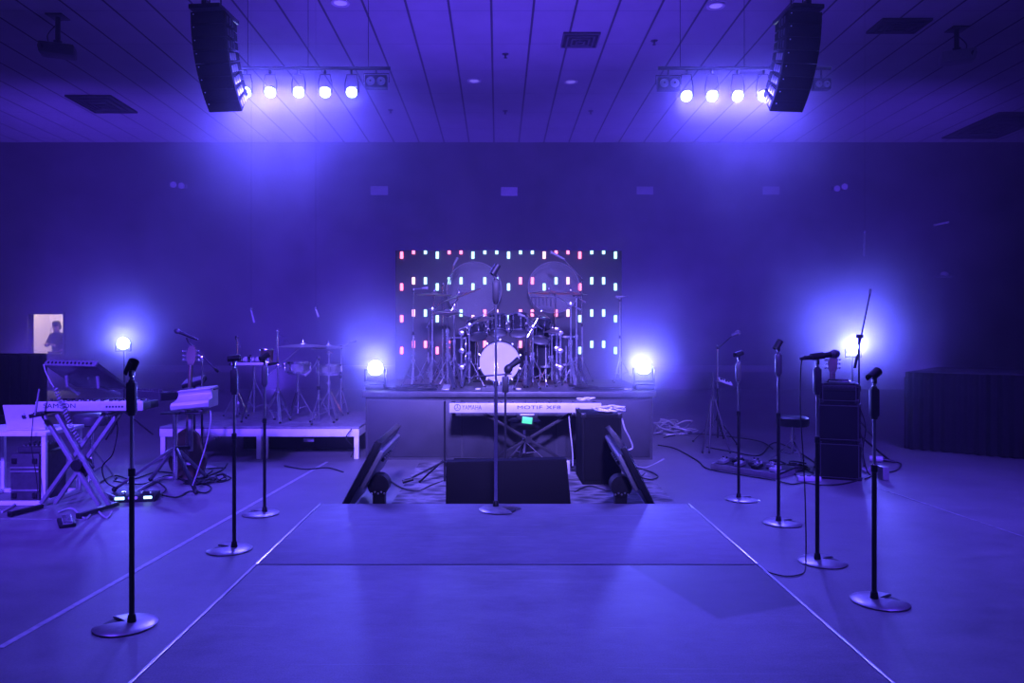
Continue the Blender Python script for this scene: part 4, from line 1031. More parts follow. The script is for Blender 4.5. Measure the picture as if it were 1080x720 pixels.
# laptop, lid towards the audience
lw = 40 * D / F
root = thing('laptop', 'open silver laptop with its lid to the audience on the white table', 'laptop', (P(18, 0, D).x, D + .1, tz + .0005), .04)
MB().box((0, .12, .008), (lw, .22, .014), bev=.004).build('keyboard_base', PANEL, root)
M = M4((0, .012, .014), (.24, 0, 0)); M = M4((0, .012, .016), (.3, 0, 0))
lh = .192
MB().box((0, 0, lh / 2), (lw, .009, lh), bev=.004, M=M).build('lid', PANEL, root)
MB().box((0, .006, lh / 2), (lw - .02, .003, lh - .02), M=M).build('screen_glass', mat('dark_glass', (.008, .008, .01), .12, noise=.1), root)
pts = [(-.002, .013), (-.012, .016), (-.019, .008), (-.019, -.004), (-.012, -.017), (-.005, -.018), (0, -.016), (.005, -.018), (.012, -.016), (.018, -.006), (.012, 0), (.012, .007), (.017, .012), (.011, .016), (.003, .013)]
ap = MB(); ap.prism(pts, .002, M @ M4((.002, -.0046, lh * .5), (PI / 2, 0, 0)))
ap.prism([(.001, .019), (.003, .026), (.009, .029), (.008, .023)], .002, M @ M4((.002, -.0046, lh * .5), (PI / 2, 0, 0)))
ap.build('lid_emblem', INK, root)

# double X stand and keyboard with pale back
KD2 = 5.45; s2 = KD2 / F
xL, xR = P(40, 0, KD2).x, P(150, 0, KD2).x; kz2 = zat(433, KD2)
kb2 = keyboard('stage_keyboard', 'lower keyboard with a pale lettered back strip on the crossed grey stand', ((xL + xR) / 2, KD2, kz2), .05, xR - xL, .28, .07, PANEL, 29, .8)
def k2(px): return (px - 95) * s2
back_text(kb2, 'SAMSON', .047, k2(48), .037, 1.22)
jk = MB()
for i in range(6): jk.cyl((k2(113 + i * 3.2), -.013, .03), (k2(113 + i * 3.2), -.0155, .03), .008, seg=10)
jk.build('sockets', INK, kb2)
root = thing('keyboard_stand', 'double-braced grey X stand under the pale-backed keyboard', 'keyboard stand', (P(84, 0, KD2 + .07).x, KD2 + .07, 0))
GP = mat('grey_powder_coat', (.28, .28, .3), .4, .3, noise=.12, scale=30)
zt = kz2 - .03
def kk(px): return (px - 84) * s2
for yy, sg in ((-.035, 1), (.035, -1)):
    for off in (0, 15):
        if sg > 0: a_, b_ = (48 + off, zt), (108 + off * .7, .03)
        else: a_, b_ = (108 + off, zt), (40 + off, .03)
        MB().bar((kk(a_[0]), yy, a_[1]), (kk(b_[0]), yy, b_[1]), .034, .028, .005).build('cross_leg', GP, root)
MB().cyl((kk(86), -.075, zt * .47), (kk(86), .075, zt * .47), .04, seg=18).box((kk(88), 0, zt * .43), (.12, .03, .12), (0, .7, 0), bev=.01).build('locking_hub', BLKM, root)
for px in (48, 122):
    MB().bar((kk(px), -.13, zt + .012), (kk(px), .16, zt + .012), .034, .022, .004).build('support_arm', BLKM, root)
    MB().bar((kk(px), -.13, zt + .02), (kk(px), -.135, zt + .09), .02, .02, .004).build('end_stop', BLKM, root) if False else None
for (xa_, ya_), (xb_, yb_) in (((kk(35), -.28), (kk(46), -.02)), ((kk(109), -.33), (kk(120), .06))):
    o = MB().bar((xa_, ya_, .022), (xb_, yb_, .022), .036, .03, .006).build('foot_bar', BLKM, root)
    MB().bar((xa_, ya_, .022), (xa_ + (xb_ - xa_) * .06, ya_ + (yb_ - ya_) * .06, .022), .042, .04, .008).build('end_cap', CABLE, o)
# upper tier arms and tilted unit
root = thing('tilted_pad_controller', 'flat tilted control surface on two arms above the pale-backed keyboard', 'controller', (P(76, 0, KD2 + .06).x, KD2 + .14, kz2 + .09))
c0 = P(77, 381.5, KD2 - .0) - root.location
ta, ya = -.62, -.42
M = Matrix.Translation(c0) @ Euler((0, 0, ya)).to_matrix().to_4x4() @ Euler((ta, 0, 0)).to_matrix().to_4x4()
Lu = 80 * s2
MB().box((0, .15, -.022), (Lu, .31, .034), bev=.008, M=M).build('body', DGREY, root)
MB().box((0, -.008, -.02), (Lu, .014, .046), bev=.004, M=M).build('rear_panel', mat('panel_grey', (.15, .15, .16), .4, noise=.2, scale=60), root)
for i in range(12): MB().cyl((-Lu * .42 + Lu * .075 * i, -.014, -.02), (-Lu * .42 + Lu * .075 * i, -.02, -.02), .009, seg=10, M=M).build('rear_socket', BLACK, root)
pd = MB()
for i in range(4):
    for jj in range(3): pd.box((-Lu * .3 + i * .09, .08 + jj * .07, -.002), (.07, .055, .012), bev=.004, M=M)
pd.build('pads', BLACK, root)
for dx in (-.17, .17):
    a_ = M @ Vector((dx, .12, -.045)); MB().tube([a_, a_ + Vector((0, .01, -.08)), Vector((a_.x + .02, .12, .015))], .013, 8).build('support_arm', GP, root)
# coiled cable
pts = []
A_ = P(46, 384, KD2 - .04); B_ = P(58, 408, KD2 - .05); C_ = P(84, 466, KD2 - .06)
pts = [A_, P(48, 392, KD2 - .05), P(53, 402, KD2 - .06)]
ax = (C_ - B_); n = 190; dn = ax.normalized(); d_, u_, v_ = frame(dn)
for i in range(n):
    t_ = i / (n - 1); a = t_ * 2 * PI * 19; pts.append(B_ + ax * t_ + (u_ * math.cos(a) + v_ * math.sin(a)) * .014 + Vector((-.01 * math.sin(PI * t_), 0, 0)))
tag(MB().tube(pts, .0038, 5).build('coiled_cable', PCABLE), 'pale coiled cable hanging in front of the crossed grey stand', 'cable')
# bow-like stick at the left end and stool behind
root = thing('tablet_arm', 'short thin upright rod with a clamp at the left end of the pale-backed keyboard', 'clamp', (P(37, 436, KD2 - .13).x, KD2 - .13, kz2 - .02))
MB().cyl((.0, 0, .0), (.03, .0, .19), .008, .006, seg=8).build('rod', GP, root)
MB().box((.0, .02, .0), (.09, .05, .03), (0, -.2, 0), bev=.006).build('clamp', BLKM, root)
Ds = 6.45; stool('round stool behind the crossed grey keyboard stand at left', (P(97, 0, Ds).x, Ds, 0), zat(436, Ds), .15, DGREY, a0=.9)

# ------------------------------------------------------------------ second keyboard position, left of the low platform
D = 6.35
KZ = zat(422, D)
kb3 = keyboard('dark_keyboard', 'dark keyboard seen end-on beside the silver curved panel at left', (P(153, 0, D).x, D, KZ), -.5, .42, .3, .08, DGREY, 12)
p = P(200, 421, 6.15)
root = thing('silver_curved_panel', 'silver keyboard rear with a curved profile on a chrome tripod', 'keyboard', (p.x - .0, 6.15, zat(434, 6.15)), .12)
prof = [(.03, 0), (.0, .015), (-.012, .045), (.0, .07), (.04, .085), (.075, .105), (.085, .13), (.075, .15), (.05, .158), (.05, .168), (.30, .172), (.30, .0)]
w = .31
b = MB(); n = 8
rows = []
for sx, sh in ((-w / 2, 0), (w / 2, .0)):
    rows.append([b.bm.verts.new((sx * (1 - .12 * min(1, max(0, z - .06) / .06)) + .02 * (z > .08), y, z + (sx + w / 2) * .09)) for y, z in prof])
b.bridge(rows[0], rows[1]); b.face(rows[0][::-1]); b.face(rows[1]); b.build('rear_shell', PANEL, root, bevel=.006)
MB().box((.03, .2, .176), (w * .9, .14, .012), bev=.003).build('key_bed', BLACK, root)
for dx in (-.05, .09): MB().box((dx, -.004, .0), (.04, .03, .022), bev=.004).build('bracket', BLKM, root)
for dx in (-.15, .13): MB().box((dx, .04, .17), (.02, .02, .03), bev=.004).build('end_tab', ALU, root) if False else None
px_ = P(182, 0, 6.25)
root = thing('keyboard_stand', 'chrome tripod stand with two posts under the silver curved panel', 'keyboard stand', (px_.x, 6.3, 0))
zt = zat(434, 6.3) - .012
MB().cyl((0, 0, .06), (0, 0, zt), .02, seg=14).cyl((0, 0, zt * .42), (0, 0, zt * .42 + .07), .03, seg=14).build('post', CHROME, root)
MB().cyl((.11, .05, .3), (.11, .05, zt), .02, seg=12).build('rear_post', GP, root)
MB().box((.08, .02, zt + .003), (.34, .2, .012), bev=.003).build('top_plate', BLKM, root)
MB().bar((0, 0, .33), (.11, .05, .33), .04, .03, .004).build('link_bar', BLKM, root)
for ang, ln in ((3.6, .46), (5.5, .42), (1.3, .4), (2.5, .4)):
    c, sn = math.cos(ang), math.sin(ang)
    o = MB().bar((.02 * c, .02 * sn, .33), (ln * c, ln * sn, .022), .03, .022, .004).build('leg', GP if ang < 5 else BLKM, root)
    MB().sph((ln * c, ln * sn, .022), .021, seg=10).build('rubber_foot', CABLE, o)
# guitar on a stand with its neck up
def guitar(label, head, D, zbody, s=1, lean=.0, body_m=LAC):
    h = P(*head, D); root = thing('guitar', label, 'guitar', (h.x, D, .0))
    zt = h.z
    neck = MB().bar((0, 0, zt - .72), (lean * .2, 0, zt - .12), .05, .022, .008); neck.build('neck', WOOD, root)
    M = M4((lean * .2, .012, zt - .12), (PI / 2, 0, 0))
    hd = MB().prism([(-.022, 0), (.022, 0), (.04, .04), (.048, .13), (.03, .18), (-.018, .165), (-.04, .1), (-.036, .04)], .022, M); hd.build('headstock', body_m, root)
    for k in range(3):
        for sx in (-1, 1): MB().cyl((lean * .2 + sx * .036, .0, zt - .075 + k * .04), (lean * .2 + sx * .068, .0, zt - .072 + k * .04), .007, seg=8).sph((lean * .2 + sx * .07, 0, zt - .072 + k * .04), .011, seg=8).build('tuning_peg', CHROME, root)
    B = M4((0, .03, zt - .72), (PI / 2, 0, 0))
    out = []
    for k in range(40):
        a = 2 * PI * k / 40; r = .15 + .035 * math.cos(2 * a + PI) * 0
        x = (.165 - .03 * math.sin(a)) * math.cos(a); y = -.2 + .23 * math.sin(a)
        if -.30 < y < -.02: x *= 1 - .2 * math.exp(-((y + .14) / .07) ** 2)
        out.append((x, y))
    MB().prism(out, .05, B).build('body', WOOD, root)
    MB().box((0, -.03, zt - 1.0), (.08, .012, .03), bev=.003).build('bridge', CHROME, root)
    st = MB()
    for i in range(6): st.cyl((-.018 + .0072 * i, -.028, zt - .99), (lean * .2 - .012 + .005 * i, -.02, zt - .1), .0012, seg=4)
    st.build('strings', CHROME, root)
    return root
g = guitar('guitar standing upright behind the silver curved panel, neck up', (198, 371), 6.68, 0, lean=.15)
guitar('guitar behind the amplifier stack with only its headstock showing', (878, 380), 7.15, 0)
for x, D, zt, lab in ((P(198, 0, 6.68).x, 6.68, zat(371, 6.68), 'black stand under the guitar behind the silver curved panel'), (P(878, 0, 7.15).x, 7.15, zat(380, 7.15), 'black stand under the guitar behind the amplifier stack')):
    root = thing('guitar_stand', lab, 'guitar stand', (x, D + .14, 0))
    zz = zt - .72 - .43 - .016
    MB().cyl((0, 0, .1), (0, 0, zz + .45), .012, seg=10).build('post', BLKM, root)
    legs3(root, max(.16, zz * .8), .17, BLKM, .01, PI / 2)
    MB().tube([(-.1, -.16, zz + .03), (-.1, -.16, zz), (-.09, -.02, zz), (.09, -.02, zz), (.1, -.16, zz), (.1, -.16, zz + .03)], .008, 6).build('cradle', BLKM, root)
# dark tilted drum pad beside it
p = P(203, 403, 7.53)
root = thing('drum_pad', 'dark tilted electronic pad on a post behind the silver curved panel', 'drum pad', (p.x + .02, 7.53, 0))
M = M4((0, 0, p.z), (0, -.25, 0)) @ M4((0, 0, 0), (.3, 0, 0))
MB().box((0, 0, 0), (.22, .16, .055), bev=.02, M=M).build('housing', BLACK, root)
MB().box((0, -.0, .03), (.2, .14, .008), bev=.003, M=M).build('playing_surface', GREY, root)
MB().cyl((0, 0, .04), (0, 0, p.z - .035), .011, seg=10).build('post', BLKM, root)
legs3(root, .18, .14, BLKM, .008, 1.1)
# boom microphone at left
D = 7.2
x = P(213, 0, D).x; zt = zat(378, D)
root = thing('boom_stand', 'black boom stand with a microphone pointing up-left above the silver panel', 'microphone stand', (x, D, 0), 0)
MB().lathe([(.012, .034), (.03, .034), (.1, .018), (.135, .005), (.132, 0), (.012, 0)], 32).build('base', BASEM, root)
MB().cyl((0, 0, .03), (0, 0, zt * .6), .011, seg=10).build('lower_pole', BLKM, root); MB().cyl((0, 0, zt * .6), (0, 0, zt), .008, seg=10).build('upper_pole', CHROME, root)
MB().box((0, -.012, zt), (.04, .04, .05), bev=.01).build('boom_clutch', CHROME, root)
a_ = P(231, 392, D) - Vector((x, D, 0)); b_ = P(200, 361, D) - Vector((x, D, 0)); a_.y = b_.y = -.02
MB().cyl(a_, b_, .0075, seg=8).cyl(a_, a_ + (b_ - a_) * .1, .014, seg=8).build('boom', BLKM, root)
MB().cyl(b_, b_ + Vector((-.02, 0, .045)), .01, seg=8).build('knuckle', BLKM, root)
q = P(197, 353, D); microphone('pale-headed microphone tilted up on the boom above the silver panel', q + Vector((-.0, -.02, 0)), PI - .1, .38, .185)

# ------------------------------------------------------------------ right side
D = 6.6
bx0, bx1 = P(872, 0, D).x, P(914, 0, D).x
def cabinet(name, label, x0, x1, z0, z1, dep, head=False, rz=-.38):
    root = thing(name, label, 'amplifier', ((x0 + x1) / 2, D + dep / 2, z0), rz, 'black amplifier cabinets in a stack')
    w, h = x1 - x0, z1 - z0 - .001
    MB().box((0, 0, h / 2), (w, dep, h), bev=.012).build('cabinet', TOLEX, root)
    MB().box((0, -dep / 2 - .004, h * (.5 if not head else .36)), (w - .05, .012, (h - .05) * (1 if not head else .5)), bev=.004).build('grille_cloth', mat('grille_cloth', (.009, .009, .01), .85, spec=.1, noise=.4, scale=260, bump=.3), root)
    pp = MB().box((0, -dep / 2 - .009, .022), (w - .04, .006, .006)).box((0, -dep / 2 - .009, h - .022), (w - .04, .006, .006)).box((-w / 2 + .022, -dep / 2 - .009, h / 2), (.006, .006, h - .05)).box((w / 2 - .022, -dep / 2 - .009, h / 2), (.006, .006, h - .05))
    pp.build('piping', DGREY, root)
    if head:
        MB().box((0, -dep / 2 - .006, h * .78), (w - .05, .01, h * .26), bev=.003).build('control_panel', BLACK, root)
        kn = MB()
        for i in range(7): kn.cyl((-w * .36 + w * .12 * i, -dep / 2 - .011, h * .78), (-w * .36 + w * .12 * i, -dep / 2 - .026, h * .78), .010, seg=10)
        kn.build('knobs', BLACK, root)
        MB().tube([(-.09, 0, h), (-.08, 0, h + .022), (.08, 0, h + .022), (.09, 0, h)], .009, 8).build('handle', BLKM, root)
    else:
        for sx in (-1, 1):
            MB().box((sx * (w / 2 + .003), 0, h * .72), (.012, .12, .05), bev=.004).build('side_handle', BLKM, root)
    for sx in (-1, 1):
        for sz in (0, 1): MB().box((sx * (w / 2 - .014), -dep / 2 + .014, .018 + sz * (h - .036)), (.034, .034, .034), bev=.006).build('corner', BLKM, root)
    return root
za, zb_, zc_ = zat(466, D), zat(425, D), zat(404, D)
cabinet('speaker_cabinet', 'bottom black cabinet of the amplifier stack, standing on the floor', bx0, bx1, 0, za, .32)
cabinet('speaker_cabinet', 'middle black cabinet of the amplifier stack', bx0 - .012, bx1 - .006, za, zb_, .32)
cabinet('amplifier_head', 'small black amplifier on top of the cabinet stack', bx0 + .01, bx1 - .03, zb_, zc_, .28, True)
root = thing('set_list_paper', 'white paper lying on top of the amplifier stack', 'paper', ((bx0 + bx1) / 2 + .03, D + .07, zc_ + .0015))
tag(MB().box(((bx0 + bx1) / 2 + .05, D + .225, zc_ + .006), (.16, .1, .012), (0, 0, .3), bev=.002).build('small_pedal', PANEL), 'small pale box lying on top of the amplifier stack', 'box')
bpy.data.objects.remove(root)
heap('cable_coil', 'pale cable coil hung at the right side of the middle amplifier cabinet', (bx1 + .2, D + .36, .0), .1, .1, .05, PCABLE, 5, .006, 1.5, seed=21)
tag(MB().box((bx1 + .16, D + .02, .062), (.06, .1, .12), bev=.01).build('power_adapter', GREY), 'pale adapter block beside the foot of the amplifier stack', 'adapter')
# tall boom stand behind amp
D = 7.6; x = P(906, 0, D).x
root = thing('boom_stand', 'tall black boom stand behind the amplifier stack, boom pointing up', 'microphone stand', (x, D, 0))
zt = zat(354, D)
MB().cyl((0, 0, .04), (0, 0, zt * .58), .0115, seg=10).build('lower_pole', BLKM, root); MB().cyl((0, 0, zt * .58), (0, 0, zt), .009, seg=10).build('upper_pole', BLKM, root)
MB().cyl((0, 0, zt * .58 - .03), (0, 0, zt * .58 + .03), .018, seg=10).box((-.0, -.015, zt - .005), (.06, .05, .04), bev=.01).build('clutch', BLKM, root)
a_ = P(900, 388, D) - Vector((x, D, 0)); b_ = P(916, 310, D) - Vector((x, D, 0)); a_.y = b_.y = -.03
MB().cyl(a_, b_, .008, seg=8).cyl(a_, a_ + (b_ - a_) * .16, .014, seg=10).build('boom', BLKM, root)
MB().cyl(b_, b_ + Vector((.006, 0, .05)), .014, seg=10).build('thread_end', GREY, root)
legs3(root, .26, .34, BLKM, .011, .2)
# stool
D = 7.45; stool('dark round stool left of the amplifier stack', (P(836, 0, D).x, D, 0), zat(438.5, D), .158, BLACK, a0=.7)
# pedalboard
A_, B_ = G(750, 494), G(819, 505); u = (B_ - A_); Lp = u.length; ang = math.atan2(u.y, u.x); mid = (A_ + B_) / 2
root = thing('pedalboard', 'long low pedalboard on the floor behind the right microphone row', 'pedalboard', (mid.x, mid.y, 0), ang)
MB().box((0, .17, .048), (Lp, .34, .02), (.1, 0, 0), bev=.004).build('deck', BLKM, root)
MB().box((0, .0, .028), (Lp, .016, .05), bev=.004).build('front_face', GREY, root)
for sx in (-1, 1): MB().box((sx * (Lp / 2 - .01), .17, .03), (.018, .33, .055), bev=.004).build('side_rail', ALU, root)
cl = ['pale', 'dark', 'silver', 'grey', 'black', 'bright', 'white']
for k in range(7):
    xx = -Lp / 2 + .07 + k * (Lp - .14) / 6; yy = .1 + .1 * (k % 2)
    zz = .062 + (yy - .17) * .1
    q = root.matrix_basis @ Vector((xx, yy, zz)) if False else (Matrix.Translation(root.location) @ Euler((0, 0, ang)).to_matrix().to_4x4()) @ Vector((xx, yy, zz))
    e = thing('effect_pedal', ('small pale pedal at the left end of the long pedalboard', 'dark pedal, second from the left on the pedalboard', 'silver pedal, third from the left on the pedalboard', 'grey pedal in the middle of the pedalboard', 'black pedal right of the pedalboard middle', 'bright pedal next to the right end of the pedalboard', 'white pedal at the right end of the pedalboard')[k], 'effect pedal', q, ang, 'pedals on the pedalboard')
    mm = (GREY, BLACK, ALU, DGREY, BLACK, GREY, PANEL)[k]
    MB().box((0, 0, .018), (.064, .11, .03), (.12, 0, 0), bev=.004).build('housing', mm, e)
    MB().cyl((0, -.03, .036), (0, -.03, .05), .012, seg=12).build('foot_switch', CHROME, e)
    kb_ = MB()
    for dx in (-.02, .02): kb_.cyl((dx, .03, .042), (dx, .03, .06), .008, seg=10)
    kb_.build('knobs', BLACK if mm is not BLACK else PANEL, e)
    MB().box((0, .0, .046), (.02, .012, .006)).build('indicator', PAPER, e)
# tripod with tablet tray
D = 8.2; x = P(752, 0, D).x
root = thing('tripod_stand', 'slim tripod with a small tilted tray near the right back', 'tripod', (x, D, 0))
zt = zat(393, D); zl = zat(421, D)
MB().cyl((0, 0, .28), (0, 0, zt), .009, seg=10).cyl((0, 0, zl - .02), (0, 0, zl + .03), .024, seg=12).cyl((0, 0, zat(402, D) - .02), (0, 0, zat(402, D) + .02), .016, seg=10).build('column', DGREY, root)
for px in (741, 748, 770):
    q = G(px, 478) - Vector((x, D, 0)); q.z = .014
    o = MB().cyl((.02 * (1 if px > 750 else -1), .0, zl), q, .011, .009, seg=8).build('leg', DGREY, root); MB().sph(q, .0135, seg=8).build('rubber_foot', CABLE, o)
tc_ = P(764, 402, D) - Vector((x, D, 0))
MB().box((tc_.x, -.03, tc_.z), (.15, .11, .014), (.35, .35, 0), bev=.004).build('tray', PANEL, root)
MB().cyl((0, 0, zat(402, D)), (tc_.x, -.02, tc_.z - .02), .008, seg=8).build('arm', DGREY, root)
kn = MB()
for i in range(4): kn.box((tc_.x - .05 + .03 * i, -.04 + .02 * (i % 2), tc_.z + .03 - .009 * i), (.022, .03, .022), (.35, .35, 0), bev=.004)
kn.build('tray_clips', DGREY, root)
D = 9.0
boom_mic('faint boom stand with a pale microphone at the right back', 757, D, 366, (757, 367), (773, 353), z0=0, base='black', ml=.05, mr=.03, group='stands at the right back', rb=.3)
# crumpled pale heap behind the drum riser's right end
heap('cable_heap', 'pale crumpled heap of cables on the floor right of the drum riser', (P(712, 0, 9.6).x, 9.7, .0), .5, .3, .2, GREY, 12, .012, 1.3, seed=5)
# skirted platform at the far right
A_, B_ = Vector((4.66, 8.45, 0)), Vector((6.4, 6.95, 0)); zt = .88
u = (B_ - A_); Ls = u.length; ang = math.atan2(u.y, u.x)
root = thing('skirted_platform', 'dark cloth-skirted platform along the right edge of the hall', 'platform', A_, ang)
MB().box((Ls / 2, .9, zt - .03), (Ls, 1.78, .06), bev=.006).build('deck_top', mat('dark_deck', (.06, .06, .062), .6, noise=.2), root)
sk = MB(); n = 160; lo = []; hi = []
for i in range(n + 1):
    t_ = i / n; yy = .022 * math.sin(i * .85) * (0.7 + .3 * math.sin(i * .13)) - .01
    hi.append(sk.bm.verts.new((Ls * t_, yy * .5 - .012, zt - .005))); lo.append(sk.bm.verts.new((Ls * t_, yy * 1.3 - .012, .006)))
hb = [sk.bm.verts.new((v.co.x, v.co.y + .008, v.co.z)) for v in hi]; lb = [sk.bm.verts.new((v.co.x, v.co.y + .008, v.co.z)) for v in lo]
for i in range(n):
    sk.face((hi[i], hi[i + 1], lo[i + 1], lo[i])); sk.face((hb[i], lb[i], lb[i + 1], hb[i + 1])); sk.face((hi[i], hb[i], hb[i + 1], hi[i + 1])); sk.face((lo[i], lo[i + 1], lb[i + 1], lb[i]))
sk.build('cloth_skirt', DFAB, root)
MB().box((-.014, .9, zt / 2 - .03), (.01, 1.76, zt - .07)).build('side_skirt', DFAB, root)
for xx in (.08, Ls / 2, Ls - .08):
    for yy in (.1, 1.7): MB().box((xx, yy, (zt - .06) / 2), (.05, .05, zt - .062)).build('leg', ALU, root)
# dark drape left of the lit opening
D = 9.3
A_ = Vector((-7.2, 8.2, 0)); Lc = 1.6
def drape(label, x0, x1, y, h):
    root = thing('curtain_panel', label, 'curtain', ((x0 + x1) / 2, y, 0)); n = 90; w = x1 - x0; b = MB(); hi = []; lo = []
    for i in range(n + 1):
        yy = .05 * math.sin(i * .7) + .02 * math.sin(i * .23); x = -w / 2 + w * i / n
        hi.append(b.bm.verts.new((x, yy * .5, h))); lo.append(b.bm.verts.new((x, yy, .012)))
    hb = [b.bm.verts.new(v.co + Vector((0, .012, 0))) for v in hi]; lb = [b.bm.verts.new(v.co + Vector((0, .012, 0))) for v in lo]
    for i in range(n):
        b.face((hi[i], hi[i + 1], lo[i + 1], lo[i])); b.face((hb[i], lb[i], lb[i + 1], hb[i + 1])); b.face((hi[i], hb[i], hb[i + 1], hi[i + 1])); b.face((lo[i], lo[i + 1], lb[i + 1], lb[i]))
    b.build('cloth', DFAB, root); MB().cyl((-w / 2, .006, h + .02), (w / 2, .006, h + .02), .02, seg=10).build('top_rod', BLKM, root)
    for sx in (-1, 1): MB().cyl((sx * w / 2, .006, .02), (sx * w / 2, .006, h + .02), .02, seg=10).box((sx * w / 2, .006, .008), (.3, .3, .014), bev=.003).build('upright', BLKM, root)
drape('low dark drape behind the laptop table at the far left', P(-60, 0, 12).x, P(48, 0, 12).x, 12, zat(375, 12))

# ------------------------------------------------------------------ foot controllers and cables on the floor
p = G(141, 529)
root = thing('foot_controller', 'foot controller with bright displays on the floor at left', 'foot controller', (p.x, p.y + .06, 0), .16)
MB().box((0, 0, .026), (.3, .16, .05), (.08, 0, 0), bev=.008).build('housing', BLACK, root)
MB().box((-.105, -.084, .034), (.07, .008, .022), bev=.002).build('display', LEDC, root)
MB().box((.1, -.084, .036), (.06, .008, .02), bev=.002).build('display', CYANLED, root)
for i in range(4): MB().cyl((-.1 + .066 * i, -.0, .05), (-.1 + .066 * i, -.0, .07), .014, seg=12).build('foot_switch', CHROME, root)
for dx in (-.03, .015): MB().cyl((dx, -.082, .036), (dx, -.09, .036), .012, seg=12).build('indicator', WHITE, root)
root = thing('sustain_pedal', 'sustain pedal on the floor under the crossed grey stand', 'pedal', (*G(70, 553)[:2], 0), .6)
MB().box((0, 0, .015), (.1, .22, .028), bev=.008).build('base', BLACK, root); MB().box((0, -.04, .042), (.06, .16, .014), (.12, 0, 0), bev=.005).build('foot_plate', CHROME, root)
q = random.Random(11)
def loose(label, pts, r=.0065, m=CABLE):
    cable('floor_cable', label, [Vector((*G(a, b)[:2], .009 + .004 * (i % 2))) for i, (a, b) in enumerate(pts)], r, m, 'cable', 'loose cables on the stage floor')
loose('pale cable snaking in front of the crossed grey stand on the floor', [(62, 541), (76, 538), (90, 548), (100, 539), (112, 547), (118, 541)], .006, PCABLE)
loose('dark cable looping from the foot controller towards the tripod stand', [(160, 527), (175, 518), (168, 508), (185, 505), (204, 512), (214, 505), (224, 497)])
loose('dark cable lying beyond the foot controller across the left floor', [(120, 508), (150, 512), (178, 502), (200, 508), (231, 498), (240, 490)])
loose('dark cable curling under the chrome tripod stand', [(160, 520), (185, 526), (200, 519), (217, 521), (222, 514), (208, 508)])
loose('long dark cable from the crossed stand to the chrome tripod stand', [(102, 512), (120, 503), (140, 506), (165, 499), (190, 500), (212, 496), (238, 494)])
loose('thick grey cable snake on the floor between both left keyboards', [(112, 522), (125, 527), (140, 522), (158, 512), (172, 506), (184, 505)], .016, GREY)
loose('pale cable on the floor left of the crossed grey stand', [(2, 541), (12, 536), (24, 527), (38, 524), (52, 527)], .008, PCABLE)
loose('dark cable across the open floor left of the wedge', [(300, 492), (322, 496), (345, 494), (362, 499)])
loose('dark cable from the wedge boom to the left tilted screen', [(410, 507), (424, 516), (440, 519), (455, 513), (468, 508)])
loose('dark cable along the rug right of the wedge', [(606, 520), (622, 514), (645, 519), (668, 510), (680, 500)])
loose('dark cable curling right of the tilted right screen', [(668, 494), (684, 498), (694, 503), (686, 507), (672, 503)])
loose('dark cable running from the drum riser to the pedalboard', [(694, 470), (712, 474), (735, 486), (748, 496), (790, 503), (818, 508)])
loose('dark cable sweeping behind the pedalboard to the stool', [(745, 472), (770, 477), (800, 481), (812, 470), (822, 468), (846, 480), (864, 492)])
loose('dark cable in front of the pedalboard to the amplifier stack', [(821, 508), (835, 512), (848, 510), (866, 513), (890, 511), (910, 506)])
loose('dark cable sweeping right from the foot of the amplifier stack', [(912, 506), (926, 501), (945, 497), (950, 490), (938, 487), (922, 484)])
loose('dark cable loop on the floor beside the amplifier stack', [(858, 500), (846, 496), (838, 500), (848, 505), (862, 503)])
loose('long thin cable lying right of the drum riser', [(700, 462), (725, 458), (760, 460), (800, 466), (815, 474)])
heap('cable_pile', 'dark tangle of cables under the chrome tripod keyboard stand', (P(222, 0, 6.5).x, 6.5, .002), .3, .25, .05, CABLE, 9, .006, 1.6, seed=31)
heap('cable_pile', 'dark tangle of cables left of the amplifier stack foot', (P(845, 0, 6.9).x, 7.1, .002), .32, .26, .07, CABLE, 8, .008, 1.6, seed=33)
p = G(924, 487)
root = thing('cable_connector', 'pale bulky connector lying on the floor right of the amplifier stack', 'connector', (p.x, p.y, 0), -.4)
MB().cyl((-.06, 0, .032), (.06, 0, .032), .03, seg=14).build('body', PANEL, root); MB().cyl((.06, 0, .03), (.17, 0, .012), .02, .009, seg=12).build('cable_boot', BLKM, root)
p = G(853, 507)
root = thing('power_strip', 'pale power strip on the floor in front of the amplifier stack', 'power strip', (p.x, p.y, 0), -.1)
MB().box((0, 0, .022), (.2, .06, .042), bev=.008).build('housing', PANEL, root)
for k in range(3): MB().cyl((-.06 + .06 * k, 0, .043), (-.06 + .06 * k, 0, .047), .018, seg=14).build('socket', DGREY, root)
# cables dangling
cable('hanging_cable', 'thin cable hanging from the laptop edge down to the white table foot', [P(35, 440, 5.55), P(34, 452, 5.54), P(33, 470, 5.54), P(38, 500, 5.54), P(40, 520, 5.54)], .0035)
cable('hanging_cable', 'dark cable hanging from the pale-backed keyboard behind the crossed stand', [P(120, 436, 5.85), P(124, 452, 5.9), P(119, 478, 5.9), P(108, 492, 5.9), P(112, 508, 5.9), P(124, 515, 5.9)], .005)
cable('hanging_cable', 'pale cable hanging from the silver curved panel to the floor', [P(222, 433, 6.2), P(222, 446, 6.1), P(217, 470, 6.05), P(209, 495, 6.0), P(203, 512, 5.98)], .005, PCABLE)
cable('hanging_cable', 'dark cable strung on the percussion platform right leg', [P(371, 452, 7.68), P(365, 462, 7.66), P(373, 472, 7.66), P(370, 482, 7.66)], .006)
cable('hanging_cable', 'dark cable hanging down the right side of the amplifier stack', [P(906, 428, 7.0), P(913, 450, 6.98), P(910, 475, 6.95), P(914, 495, 6.9), P(920, 503, 6.8)], .006)

